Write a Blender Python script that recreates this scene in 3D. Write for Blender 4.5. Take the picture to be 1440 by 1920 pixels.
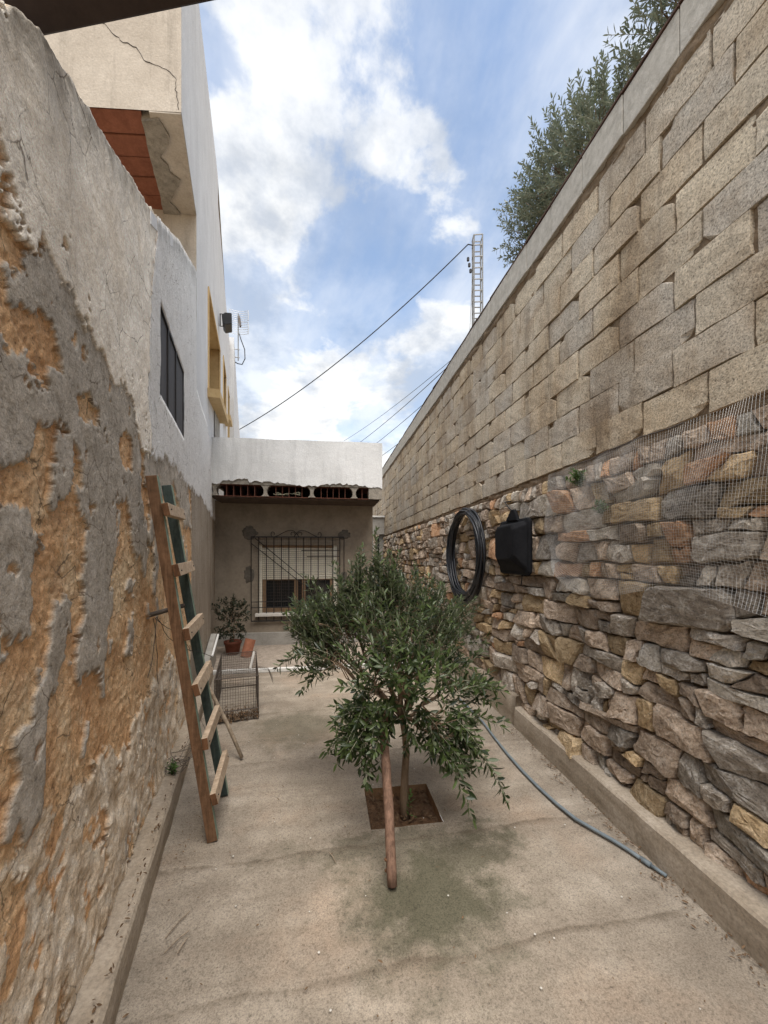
import bpy, math, random
import numpy as np
from mathutils import Vector, Matrix

for o in list(bpy.data.objects):
    bpy.data.objects.remove(o)
scn = bpy.context.scene
COL = scn.collection
rng = random.Random(7)
R = math.radians

# ------------------------------------------------------------------ camera
cam_d = bpy.data.cameras.new("camera")
cam = bpy.data.objects.new("camera", cam_d)
COL.objects.link(cam)
cam.location = (0, 0, 1.5)
cam.rotation_euler = (R(90), 0, R(-8.7))
cam_d.sensor_fit = 'HORIZONTAL'
cam_d.sensor_width = 36.0
cam_d.lens = 721.0 / 1440.0 * 36.0
cam_d.shift_y = 86.0 / 1440.0
cam_d.clip_start = 0.02
cam_d.clip_end = 3000
scn.camera = cam

# ------------------------------------------------------------------ sky, sun, exposure
SUN_EL, SUN_AZ = 69.0, 182.0          # azimuth clockwise from +Y
world = bpy.data.worlds.new("World")
scn.world = world
world.use_nodes = True
wt = world.node_tree
wt.nodes.clear()


def wn(t, **k):
    n = wt.nodes.new(t)
    for a, b in k.items():
        setattr(n, a, b)
    return n


def wl(a, b):
    wt.links.new(a, b)


def wmath(op, a, b=None, clamp=False):
    n = wn('ShaderNodeMath', operation=op, use_clamp=clamp)
    for i, v in enumerate((a, b)):
        if v is None:
            continue
        if isinstance(v, (int, float)):
            n.inputs[i].default_value = v
        else:
            wl(v, n.inputs[i])
    return n.outputs[0]


def wramp(fac, stops):
    n = wn('ShaderNodeValToRGB')
    n.color_ramp.interpolation = 'EASE'
    e = n.color_ramp.elements
    while len(e) < len(stops):
        e.new(0.5)
    for i, (p, c) in enumerate(stops):
        e[i].position = p
        e[i].color = (c, c, c, 1) if isinstance(c, (int, float)) else (*c, 1)
    wl(fac, n.inputs[0])
    return n.outputs[0]


sky = wn('ShaderNodeTexSky', sky_type='NISHITA', sun_disc=False)
sky.sun_elevation = R(SUN_EL)
sky.sun_rotation = R(SUN_AZ)
sky.air_density = 1.0
sky.dust_density = 0.6
sky.ozone_density = 1.2
tc = wn('ShaderNodeTexCoord')
sep = wn('ShaderNodeSeparateXYZ')
wl(tc.outputs['Generated'], sep.inputs[0])
dz = wmath('ADD', wmath('MAXIMUM', sep.outputs[2], 0.0), 0.32)
cx = wmath('DIVIDE', sep.outputs[0], dz)
cy = wmath('DIVIDE', sep.outputs[1], dz)
cmb = wn('ShaderNodeCombineXYZ')
wl(cx, cmb.inputs[0])
wl(cy, cmb.inputs[1])


def wnoise(scale, detail, rough, off, sx=1.0, sy=1.0, rot=0.0, dist=0.0):
    m = wn('ShaderNodeMapping')
    m.inputs['Location'].default_value = off
    m.inputs['Rotation'].default_value = (0, 0, rot)
    m.inputs['Scale'].default_value = (sx, sy, 1)
    wl(cmb.outputs[0], m.inputs[0])
    n = wn('ShaderNodeTexNoise')
    n.inputs['Scale'].default_value = scale
    n.inputs['Detail'].default_value = detail
    n.inputs['Roughness'].default_value = rough
    n.inputs['Distortion'].default_value = dist
    wl(m.outputs[0], n.inputs['Vector'])
    return n.outputs[0]


CL_OFF = (3.537, 1.338, 0.0)
puff = wnoise(2.7, 10, 0.57, CL_OFF, dist=0.15)
big = wnoise(0.9, 4, 0.5, (5.487, 1.938, 1.0))
veil = wnoise(1.5, 7, 0.58, (1.0, 7.0, 3.0), 1.0, 0.55, R(35), 0.3)
shade = wnoise(4.0, 7, 0.6, (3.607, 1.238, 0.4))
# cumulus banks lie low over the horizon and thin out overhead
low = wmath('SUBTRACT', 0.72, sep.outputs[2])
cov = wmath('ADD', wmath('MULTIPLY', puff, 1.0), wmath('MULTIPLY', wmath('SUBTRACT', big, 0.5), 0.55))
cov = wmath('ADD', cov, wmath('MULTIPLY', low, 0.17))
cum = wramp(cov, [(0.50, 0.0), (0.565, 0.75), (0.65, 1.0)])
cir = wmath('MULTIPLY', wramp(veil, [(0.28, 0.0), (0.62, 1.0)]), 0.74)
alpha = wmath('SUBTRACT', 1.0, wmath('MULTIPLY', wmath('SUBTRACT', 1.0, cum), wmath('SUBTRACT', 1.0, cir)), True)
ccol = wramp(shade, [(0.36, (2.5, 2.68, 2.95)), (0.60, (4.5, 4.5, 4.45))])
mixc = wn('ShaderNodeMix', data_type='RGBA')
wl(alpha, mixc.inputs['Factor'])
tint = wn('ShaderNodeMix', data_type='RGBA', blend_type='MULTIPLY')
tint.inputs['Factor'].default_value = 1.0
wl(sky.outputs[0], tint.inputs['A'])
tint.inputs['B'].default_value = (1.07, 1.06, 1.0, 1)
wl(tint.outputs['Result'], mixc.inputs['A'])
wl(ccol, mixc.inputs['B'])
bg = wn('ShaderNodeBackground')
bg.inputs['Strength'].default_value = 0.065
wl(mixc.outputs['Result'], bg.inputs['Color'])
wo = wn('ShaderNodeOutputWorld')
wl(bg.outputs[0], wo.inputs[0])

sun_d = bpy.data.lights.new("sun", 'SUN')
sun_d.energy = 1.5
sun_d.angle = R(46.0)
sun_d.color = (1.0, 0.94, 0.86)
sun = bpy.data.objects.new("sun", sun_d)
COL.objects.link(sun)
az, el = R(SUN_AZ), R(SUN_EL)
sdir = Vector((math.sin(az) * math.cos(el), math.cos(az) * math.cos(el), math.sin(el)))
sun.rotation_euler = sdir.to_track_quat('Z', 'Y').to_euler()
sun.location = sdir * 30

scn.view_settings.view_transform = 'Standard'
scn.view_settings.look = 'None'
scn.view_settings.exposure = 2.0
scn.view_settings.gamma = 1.0
scn.view_settings.use_curve_mapping = False
scn.render.engine = 'CYCLES'
scn.cycles.max_bounces = 8
scn.cycles.diffuse_bounces = 5


# ================================================================== helpers
class MB:
    """collects geometry for one mesh object (world coordinates)"""

    def __init__(s):
        s.v, s.f = [], []

    def add(s, vs, fs):
        n = len(s.v)
        s.v += [tuple(p) for p in vs]
        s.f += [tuple(i + n for i in f) for f in fs]
        return s

    def box(s, c, d, m=None):
        vs = []
        for z in (-.5, .5):
            for y in (-.5, .5):
                for x in (-.5, .5):
                    p = Vector((x * d[0], y * d[1], z * d[2]))
                    if m is not None:
                        p = m @ p
                    vs.append(Vector(c) + p)
        return s.add(vs, [(0, 2, 3, 1), (4, 5, 7, 6), (0, 1, 5, 4), (2, 6, 7, 3), (0, 4, 6, 2), (1, 3, 7, 5)])

    def beam(s, a, b, w, h, up=(0, 0, 1)):
        a, b = Vector(a), Vector(b)
        d = (b - a)
        L = d.length
        d.normalize()
        x = d.cross(Vector(up))
        if x.length < 1e-5:
            x = Vector((1, 0, 0))
        x.normalize()
        z = x.cross(d)
        m = Matrix((x, d, z)).transposed()
        return s.box((a + b) / 2, (w, L, h), m)

    def tube(s, pts, r, n=6, cap=True, r2=None):
        pts = [Vector(p) for p in pts]
        k = len(pts)
        rings = []
        ref = None
        for i, p in enumerate(pts):
            d = pts[min(i + 1, k - 1)] - pts[max(i - 1, 0)]
            if d.length < 1e-9:
                d = Vector((0, 0, 1))
            d.normalize()
            if ref is None:
                ref = d.orthogonal().normalized()
            ref = (ref - d * ref.dot(d))
            if ref.length < 1e-6:
                ref = d.orthogonal()
            ref.normalize()
            y = d.cross(ref)
            rr = r if not hasattr(r, '__len__') else r[i]
            if r2 is not None:
                rr = r + (r2 - r) * i / max(1, k - 1)
            rings.append([p + (ref * math.cos(2 * math.pi * j / n) + y * math.sin(2 * math.pi * j / n)) * rr for j in range(n)])
        vs = [q for ring in rings for q in ring]
        fs = []
        for i in range(k - 1):
            for j in range(n):
                fs.append((i * n + j, i * n + (j + 1) % n, (i + 1) * n + (j + 1) % n, (i + 1) * n + j))
        if cap:
            fs.append(tuple(range(n - 1, -1, -1)))
            fs.append(tuple((k - 1) * n + j for j in range(n)))
        return s.add(vs, fs)

    def prism(s, poly, vec):
        """extrude a 3D polygon along vec"""
        n = len(poly)
        vec = Vector(vec)
        vs = [Vector(p) for p in poly] + [Vector(p) + vec for p in poly]
        fs = [tuple(range(n)), tuple(range(2 * n - 1, n - 1, -1))]
        for i in range(n):
            j = (i + 1) % n
            fs.append((i, i + n, j + n, j))
        return s.add(vs, fs)

    def lathe(s, prof, c, n=24):
        vs, fs = [], []
        for (r, z) in prof:
            for j in range(n):
                a = 2 * math.pi * j / n
                vs.append((c[0] + r * math.cos(a), c[1] + r * math.sin(a), c[2] + z))
        for i in range(len(prof) - 1):
            for j in range(n):
                fs.append((i * n + j, i * n + (j + 1) % n, (i + 1) * n + (j + 1) % n, (i + 1) * n + j))
        return s.add(vs, fs)

    def build(s, name, m, parent=None, smooth=False, bevel=0.0):
        return mesh_obj(name, s.v, s.f, m, parent, smooth, bevel)


def world_loc(o):
    p = Vector((0, 0, 0))
    while o is not None:
        p += o.location
        o = o.parent
    return p


def mesh_obj(name, v, f, m, parent=None, smooth=False, bevel=0.0):
    me = bpy.data.meshes.new(name)
    if parent is not None:
        off = world_loc(parent)
        v = [(p[0] - off.x, p[1] - off.y, p[2] - off.z) for p in v]
    me.from_pydata(v, [], f)
    me.update()
    if smooth:
        me.polygons.foreach_set('use_smooth', [True] * len(me.polygons))
    o = bpy.data.objects.new(name, me)
    COL.objects.link(o)
    if m is not None:
        for mm in (m if isinstance(m, (list, tuple)) else [m]):
            me.materials.append(mm)
    if parent is not None:
        o.parent = parent
    if bevel > 0:
        b = o.modifiers.new('bevel', 'BEVEL')
        b.width = bevel
        b.segments = 2
        b.limit_method = 'ANGLE'
    return o


def fast_mesh(name, V, F, m, parent=None, smooth=False, attrs=None):
    """numpy mesh, all faces with the same vertex count"""
    V = np.asarray(V, dtype=np.float64)
    if parent is not None:
        off = world_loc(parent)
        V = V - np.array(off)[None, :]
    me = bpy.data.meshes.new(name)
    k = F.shape[1]
    me.vertices.add(len(V))
    me.vertices.foreach_set('co', V.astype(np.float32).ravel())
    me.loops.add(F.size)
    me.loops.foreach_set('vertex_index', F.astype(np.int32).ravel())
    me.polygons.add(len(F))
    me.polygons.foreach_set('loop_start', np.arange(0, F.size, k, dtype=np.int32))
    me.polygons.foreach_set('loop_total', np.full(len(F), k, dtype=np.int32))
    me.update(calc_edges=True)
    me.validate()
    if smooth:
        me.polygons.foreach_set('use_smooth', np.ones(len(me.polygons), dtype=bool))
    for nm, arr in (attrs or {}).items():
        a = me.attributes.new(nm, 'FLOAT_COLOR', 'POINT')
        a.data.foreach_set('color', arr.astype(np.float32).ravel())
    o = bpy.data.objects.new(name, me)
    COL.objects.link(o)
    me.materials.append(m)
    if parent is not None:
        o.parent = parent
    return o


def tag(o, label, cat, group=None):
    o['label'] = label
    o['category'] = cat
    if group:
        o['group'] = group
    return o


def thing(name, label, cat, loc=(0, 0, 0), group=None):
    o = bpy.data.objects.new(name, None)
    o.empty_display_size = 0.1
    COL.objects.link(o)
    o.location = loc
    return tag(o, label, cat, group)


def structure(o):
    o['kind'] = 'structure'
    return o


def stuff(o):
    o['kind'] = 'stuff'
    return o


# ---- numpy noise
def _hash(ix, iy, seed):
    h = (ix.astype(np.int64) * 374761393 + iy.astype(np.int64) * 668265263 + seed * 1442695041) & 0xFFFFFFFF
    h = ((h ^ (h >> 13)) * 1274126177) & 0xFFFFFFFF
    h = h ^ (h >> 16)
    return (h & 0xFFFF) / 65535.0


def vnoise(x, y, seed=0):
    ix, iy = np.floor(x), np.floor(y)
    fx, fy = x - ix, y - iy
    fx = fx * fx * fx * (fx * (fx * 6 - 15) + 10)
    fy = fy * fy * fy * (fy * (fy * 6 - 15) + 10)
    a = _hash(ix, iy, seed)
    b = _hash(ix + 1, iy, seed)
    c = _hash(ix, iy + 1, seed)
    d = _hash(ix + 1, iy + 1, seed)
    return (a + (b - a) * fx) * (1 - fy) + (c + (d - c) * fx) * fy


def fbm(x, y, seed=0, oct=5, gain=0.5):
    t, amp, n = 0, 1.0, 0.0
    for i in range(oct):
        t = t + amp * (vnoise(x, y, seed + i * 17) * 2 - 1)
        n += amp
        x, y, amp = x * 2.03 + 3.1, y * 2.03 - 1.7, amp * gain
    return t / n


def inpoly(x, y, poly):
    r = np.zeros(x.shape, bool)
    n = len(poly)
    for i in range(n):
        x0, y0 = poly[i]
        x1, y1 = poly[(i + 1) % n]
        if y0 == y1:
            continue
        c = ((y0 > y) != (y1 > y)) & (x < (x1 - x0) * (y - y0) / (y1 - y0) + x0)
        r ^= c
    return r


# ================================================================== materials
class Mat:
    def __init__(s, name, rough=0.9, spec=0.2):
        s.m = bpy.data.materials.new(name)
        s.m.use_nodes = True
        s.t = s.m.node_tree
        s.b = s.t.nodes['Principled BSDF']
        s.b.inputs['Roughness'].default_value = rough
        s.b.inputs['Specular IOR Level'].default_value = spec
        s.pos = s.n('ShaderNodeNewGeometry').outputs['Position']

    def n(s, t, **k):
        x = s.t.nodes.new(t)
        for a, b in k.items():
            setattr(x, a, b)
        return x

    def l(s, a, b):
        s.t.links.new(a, b)

    def set(s, sock, v):
        if isinstance(v, (int, float)):
            sock.default_value = v
        elif isinstance(v, (tuple, list)):
            sock.default_value = (*v, 1) if len(v) == 3 and sock.type == 'RGBA' else v
        else:
            s.l(v, sock)

    def map(s, sc=(1, 1, 1), loc=(0, 0, 0), rot=(0, 0, 0), vec=None):
        m = s.n('ShaderNodeMapping')
        m.inputs['Scale'].default_value = sc
        m.inputs['Location'].default_value = loc
        m.inputs['Rotation'].default_value = rot
        s.l(vec if vec is not None else s.pos, m.inputs[0])
        return m.outputs[0]

    def noise(s, scale, detail=5, rough=0.55, vec=None, dist=0.0):
        x = s.n('ShaderNodeTexNoise')
        x.inputs['Scale'].default_value = scale
        x.inputs['Detail'].default_value = detail
        x.inputs['Roughness'].default_value = rough
        x.inputs['Distortion'].default_value = dist
        s.l(vec if vec is not None else s.pos, x.inputs['Vector'])
        return x.outputs[0]

    def voro(s, scale, vec=None, feature='F1', rand=1.0):
        x = s.n('ShaderNodeTexVoronoi', feature=feature)
        x.inputs['Scale'].default_value = scale
        x.inputs['Randomness'].default_value = rand
        s.l(vec if vec is not None else s.pos, x.inputs['Vector'])
        return x.outputs['Distance']

    def ramp(s, fac, stops, ease=False):
        x = s.n('ShaderNodeValToRGB')
        if ease:
            x.color_ramp.interpolation = 'EASE'
        e = x.color_ramp.elements
        while len(e) < len(stops):
            e.new(0.5)
        for i, (p, c) in enumerate(stops):
            e[i].position = p
            e[i].color = (c, c, c, 1) if isinstance(c, (int, float)) else (*c, 1)
        s.l(fac, x.inputs[0])
        return x.outputs[0]

    def mix(s, fac, a, b, mode='MIX'):
        x = s.n('ShaderNodeMix', data_type='RGBA', blend_type=mode)
        s.set(x.inputs['Factor'], fac)
        s.set(x.inputs['A'], a)
        s.set(x.inputs['B'], b)
        return x.outputs['Result']

    def math(s, op, a, b=0.0, clamp=False):
        x = s.n('ShaderNodeMath', operation=op, use_clamp=clamp)
        s.set(x.inputs[0], a)
        s.set(x.inputs[1], b)
        return x.outputs[0]

    def attr(s, name):
        a = s.n('ShaderNodeAttribute', attribute_name=name)
        return a

    def rand(s):
        return s.n('ShaderNodeObjectInfo').outputs['Random']

    def bump(s, h, strength=0.5, dist=0.01, prev=None):
        x = s.n('ShaderNodeBump')
        x.inputs['Strength'].default_value = strength
        x.inputs['Distance'].default_value = dist
        s.l(h, x.inputs['Height'])
        if prev is not None:
            s.l(prev, x.inputs['Normal'])
        return x.outputs[0]

    def out(s, col, normal=None, rough=None):
        s.set(s.b.inputs['Base Color'], col)
        if normal is not None:
            s.l(normal, s.b.inputs['Normal'])
        if rough is not None:
            s.set(s.b.inputs['Roughness'], rough)
        return s.m


def plain(name, c1, c2, scale=20, rough=0.85, bump=0.25, bd=0.004, spec=0.2, metal=0.0, stretch=(1, 1, 1)):
    M = Mat(name, rough, spec)
    v = M.map(stretch)
    n = M.noise(scale, 6, 0.6, v)
    nf = M.noise(scale * 6, 4, 0.6, v)
    M.b.inputs['Metallic'].default_value = metal
    f = M.math('ADD', M.math('MULTIPLY', n, 0.65), M.math('MULTIPLY', nf, 0.35))
    return M.out(M.ramp(f, [(0.3, c1), (0.7, c2)]), M.bump(f, bump, bd))


def m_concrete_floor():
    M = Mat('floor_concrete', 0.92, 0.15)
    big = M.noise(0.9, 6, 0.6, M.map((1, 1.6, 1)))
    mid = M.noise(4.5, 7, 0.65, dist=0.4)
    fine = M.noise(55, 6, 0.7)
    grain = M.noise(260, 3, 0.7)
    # long trowelled pour bands running across the yard
    band = M.noise(1.0, 3, 0.5, M.map((0.35, 3.2, 1), (0.3, 0, 0), (0, 0, R(9))), 0.8)
    c = M.ramp(M.math('ADD', M.math('MULTIPLY', big, 0.5), M.math('MULTIPLY', mid, 0.5)),
               [(0.36, (.195, .163, .127)), (0.5, (.282, .240, .190)), (0.64, (.38, .330, .268))])
    c = M.mix(M.ramp(band, [(0.40, 0.0), (0.52, 0.55), (0.60, 0.0)]), c, (.215, .178, .138))
    # reddish earth wash
    wash = M.noise(1.8, 5, 0.6, M.map((1, 1, 1), (4, 2, 0)))
    c = M.mix(M.ramp(wash, [(0.52, 0.0), (0.7, 0.4)]), c, (.33, .235, .165))
    # damp mossy stain beside the planting hole
    sep = M.n('ShaderNodeSeparateXYZ')
    M.l(M.pos, sep.inputs[0])
    wn_ = M.noise(4.2, 9, 0.70)
    wn2 = M.noise(4.2, 9, 0.70, M.map((1, 1, 1), (7, 3, 0)))

    def blob(cx, cy, rx, ry, w=0.95):
        dx = M.math('DIVIDE', M.math('ADD', M.math('SUBTRACT', sep.outputs[0], cx), M.math('MULTIPLY', M.math('SUBTRACT', wn_, .5), w)), rx)
        dy = M.math('DIVIDE', M.math('ADD', M.math('SUBTRACT', sep.outputs[1], cy), M.math('MULTIPLY', M.math('SUBTRACT', wn2, .5), w)), ry)
        d = M.math('SQRT', M.math('ADD', M.math('MULTIPLY', dx, dx), M.math('MULTIPLY', dy, dy)))
        return M.ramp(d, [(0.35, 1.0), (1.0, 0.0)], True)
    st = M.math('MAXIMUM', blob(.46, 1.64, .50, .46), M.math('MULTIPLY', blob(.74, 1.90, .40, .20), 0.85))
    st = M.math('MAXIMUM', st, M.math('MULTIPLY', blob(.30, 1.98, .75, .16), 0.6))
    st = M.math('MAXIMUM', st, M.math('MULTIPLY', blob(-.25, 3.5, .6, .5), 0.6))  # separate darker patch on the floor, behind and left of the tree
    stain_c = M.mix(mid, (.060, .056, .036), (.125, .115, .080))
    c = M.mix(M.math('MULTIPLY', st, 0.98), c, stain_c)
    # pour joints trowelled across the yard
    jn = M.noise(2.6, 8, 0.62)
    for (y0_, kx, kxx, w_, st_) in ((1.385, .03, .0, .010, .85), (2.00, .035, .0, .011, .85), (3.86, .02, 0.0, .014, .6), (2.95, .03, 0.0, .010, .5)):
        yy = M.math('SUBTRACT', sep.outputs[1], M.math('ADD', M.math('MULTIPLY', sep.outputs[0], kx), y0_))
        yy = M.math('ADD', yy, M.math('MULTIPLY', M.math('SUBTRACT', jn, .5), .14))
        ln = M.ramp(M.math('ADD', yy, 0.5), [(0.5 - w_ * 3.5, 0.0), (0.5 - w_ * .2, st_), (0.5 + w_ * .4, st_ * .5), (0.5 + w_, 0.0)])
        c = M.mix(M.math('MULTIPLY', ln, M.ramp(mid, [(0.35, 1.0), (0.62, 0.35)])), c, (.115, .090, .065))
    fc = M.voro(1.5, M.mix(0.10, M.pos, M.noise(5, 5, .65)), 'DISTANCE_TO_EDGE')
    c = M.mix(M.math('MULTIPLY', M.ramp(fc, [(0.001, 0.35), (0.004, 0.0)]), M.ramp(big, [(0.48, 0.0), (0.6, 1.0)])), c, (.10, .08, .06))
    # pitting and speckle
    sp = M.ramp(fine, [(0.30, 0.55), (0.43, 0.98), (0.60, 1.03), (0.72, 1.25)])
    c = M.mix(1.0, c, sp, 'MULTIPLY')
    gr = M.ramp(grain, [(0.3, 0.74), (0.7, 1.2)])
    c = M.mix(1.0, c, gr, 'MULTIPLY')
    specks = M.voro(38)
    grit_ = M.noise(140, 4, 0.7)
    c = M.mix(1.0, c, M.ramp(grit_, [(0.34, 0.62), (0.48, 1.0), (0.68, 1.18)]), 'MULTIPLY')
    c = M.mix(M.ramp(specks, [(0.035, 0.75), (0.07, 0.0)]), c, (.11, .09, .07))
    b = M.bump(grain, 0.35, 0.002)
    b = M.bump(fine, 0.35, 0.004, b)
    b = M.bump(mid, 0.25, 0.015, b)
    return M.out(c, b)


def m_kerb():
    M = Mat('kerb_concrete', 0.92, 0.15)
    mid = M.noise(3.5, 7, 0.65)
    fine = M.noise(70, 5, 0.7)
    st = M.noise(5, 5, 0.6, M.map((1, .35, 3)))
    c = M.ramp(mid, [(0.3, (.29, .235, .175)), (0.55, (.39, .328, .255)), (0.75, (.50, .43, .35))])
    c = M.mix(M.ramp(st, [(0.45, 0.0), (0.72, 0.6)]), c, (.19, .145, .095))
    c = M.mix(1.0, c, M.ramp(fine, [(0.3, 0.7), (0.6, 1.1)]), 'MULTIPLY')
    return M.out(c, M.bump(fine, 0.4, 0.004, M.bump(mid, 0.3, 0.02)))


def m_old_wall():
    M = Mat('old_wall', 0.95, 0.1)
    a1, a2 = M.attr('lay'), M.attr('lay2')
    s1 = M.n('ShaderNodeSeparateColor')
    M.l(a1.outputs['Color'], s1.inputs[0])
    s2 = M.n('ShaderNodeSeparateColor')
    M.l(a2.outputs['Color'], s2.inputs[0])
    n1 = M.noise(3.0, 6, 0.6)
    n2 = M.noise(11, 7, 0.68, dist=0.5)
    n3 = M.noise(60, 6, 0.7)
    n4 = M.noise(220, 3, 0.65)
    # bare earth core: orange clay with straw-coloured and brown zones
    e = M.ramp(n1, [(0.34, (.60, .35, .18)), (0.5, (.68, .44, .245)), (0.64, (.70, .53, .34))])
    e = M.mix(M.ramp(n2, [(0.34, 0.7), (0.50, 0.0)]), e, (.43, .255, .14))
    e = M.mix(M.ramp(n2, [(0.55, 0.0), (0.70, 0.7)]), e, (.78, .60, .40))
    pits = M.voro(42)
    e = M.mix(M.ramp(pits, [(0.08, 0.6), (0.2, 0.0)]), e, (.17, .085, .04))
    # grey cement patching
    ce = M.ramp(n2, [(0.3, (.30, .26, .21)), (0.48, (.42, .375, .315)), (0.72, (.56, .51, .445))])
    # lime plaster, weather streaks running down
    stv = M.noise(9, 8, 0.7, M.map((1, 1, .18)))
    stb = M.noise(26, 6, 0.7, M.map((1, 1, .25), (0, 0, 0), (R(-14), 0, 0)), 0.6)
    pl = M.ramp(n1, [(0.3, (.88, .785, .655)), (0.6, (.93, .87, .77))])
    pl = M.mix(M.ramp(stv, [(0.54, 0.0), (0.72, 0.5)]), pl, (.56, .48, .385))
    pl = M.mix(M.ramp(stb, [(0.60, 0.0), (0.69, 0.6)]), pl, (.38, .31, .24))
    pl = M.mix(M.ramp(n2, [(0.62, 0.0), (0.74, 0.7)]), pl, (.60, .46, .31))
    # lichen/soot staining carried in the attribute (alpha) near the wall head
    pl = M.mix(M.math('MULTIPLY', s2.outputs[2], M.ramp(n2, [(0.35, 0.1), (0.6, 0.9)])), pl, (.24, .21, .17))
    # pale crumbling base coat
    pa = M.ramp(n2, [(0.32, (.46, .34, .22)), (0.5, (.66, .55, .42)), (0.68, (.82, .74, .62))])
    # house paint
    pw = M.ramp(stv, [(0.3, (.70, .69, .67)), (0.62, (.78, .77, .75)), (0.8, (.56, .54, .51))])
    pw = M.mix(M.math('MULTIPLY', s2.outputs[2], M.ramp(stv, [(0.35, 0.2), (0.6, 1.0)])), pw, (.28, .27, .255))
    # smooth render
    re = M.ramp(M.noise(5, 6, 0.65, M.map((1, 1, .3))), [(0.3, (.27, .225, .175)), (0.7, (.42, .365, .30))])
    c = M.mix(s1.outputs[2], e, pa)
    c = M.mix(s1.outputs[0], c, ce)
    c = M.mix(s2.outputs[1], c, re)
    c = M.mix(s1.outputs[1], c, pl)
    c = M.mix(s2.outputs[0], c, pw)
    rough_k = M.math('SUBTRACT', 1.0, M.math('MAXIMUM', M.math('MULTIPLY', M.math('MAXIMUM', s2.outputs[0], s2.outputs[1]), 0.75), M.math('MULTIPLY', s1.outputs[1], 0.5)))
    c = M.mix(rough_k, c, M.ramp(n3, [(0.30, 0.5), (0.41, 1.02), (0.56, 1.12), (0.70, 1.42)]), 'MULTIPLY')
    c = M.mix(1.0, c, M.ramp(n4, [(0.3, 0.82), (0.7, 1.22)]), 'MULTIPLY')
    nm = M.noise(28, 7, 0.75, dist=0.3)
    nmr = M.ramp(nm, [(0.32, 0.55), (0.43, 1.0), (0.58, 1.1), (0.70, 1.35)])
    c = M.mix(rough_k, c, nmr, 'MULTIPLY')
    crk = M.voro(6.5, M.mix(0.06, M.pos, M.noise(9, 4, .6)), 'DISTANCE_TO_EDGE')
    c = M.mix(M.math('MULTIPLY', M.ramp(crk, [(0.004, 0.8), (0.014, 0.0)]), M.ramp(n1, [(0.45, 0.0), (0.58, 1.0)])), c, (.12, .085, .055))
    b = M.bump(n4, 0.6, 0.004)
    b = M.bump(nm, 0.55, 0.014, b)
    b = M.bump(n3, 0.7, 0.012, b)
    b = M.bump(n2, 0.6, 0.02, b)
    return M.out(c, b)


def m_white_wall(name, lo, hi, streak=(.47, .455, .44), sa=0.5):
    M = Mat(name, 0.9, 0.15)
    st = M.noise(5, 8, 0.7, M.map((1, 1, .12)))
    n2 = M.noise(2.2, 6, 0.62)
    n3 = M.noise(65, 5, 0.65)
    c = M.ramp(n2, [(0.3, lo), (0.65, hi)])
    c = M.mix(M.ramp(st, [(0.52, 0.0), (0.74, sa)]), c, streak)
    sp = M.noise(24, 6, 0.75)
    c = M.mix(M.ramp(sp, [(0.66, 0.0), (0.74, 0.5)]), c, (.33, .31, .28))
    c = M.mix(1.0, c, M.ramp(n3, [(0.3, 0.85), (0.7, 1.08)]), 'MULTIPLY')
    return M.out(c, M.bump(n3, 0.35, 0.006, M.bump(M.noise(9, 5, .6), 0.3, 0.02)))


def m_block():
    M = Mat('concrete_block', 0.95, 0.1)
    r = M.rand()
    n = M.noise(3.2, 5, 0.6)
    sp = M.noise(118, 4, 0.72)
    sp2 = M.noise(55, 6, 0.75)
    c = M.ramp(r, [(0.0, (.57, .50, .395)), (0.35, (.66, .57, .435)), (0.6, (.56, .50, .415)), (0.8, (.52, .475, .405)), (1.0, (.62, .525, .395))])
    c = M.mix(M.ramp(n, [(0.45, 0.0), (0.68, 0.55)]), c, (.40, .30, .20))
    c = M.mix(1.0, c, M.ramp(sp, [(0.36, 0.38), (0.45, 0.88), (0.58, 1.12), (0.70, 1.35)]), 'MULTIPLY')
    c = M.mix(1.0, c, M.ramp(sp2, [(0.3, 0.66), (0.55, 1.05)]), 'MULTIPLY')
    # rain runs under the coping
    run = M.noise(7, 6, 0.65, M.map((1, 1, .13)))
    c = M.mix(M.ramp(run, [(0.53, 0.0), (0.70, 0.6)]), c, (.235, .20, .16))
    wide = M.noise(1.15, 7, 0.66, M.map((1, 1, .55)))
    c = M.mix(M.ramp(wide, [(0.46, 0.0), (0.62, 0.6)]), c, M.mix(1.0, c, (.72, .61, .48), "MULTIPLY"))
    wide2 = M.noise(2.1, 7, 0.66, M.map((1, 1, .3), (5, 2, 1)))
    c = M.mix(M.ramp(wide2, [(0.54, 0.0), (0.66, 0.7)]), c, M.mix(1.0, c, (.62, .57, .52), "MULTIPLY"))
    return M.out(c, M.bump(sp, 0.65, 0.005, M.bump(sp2, 0.5, 0.008)))


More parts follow.
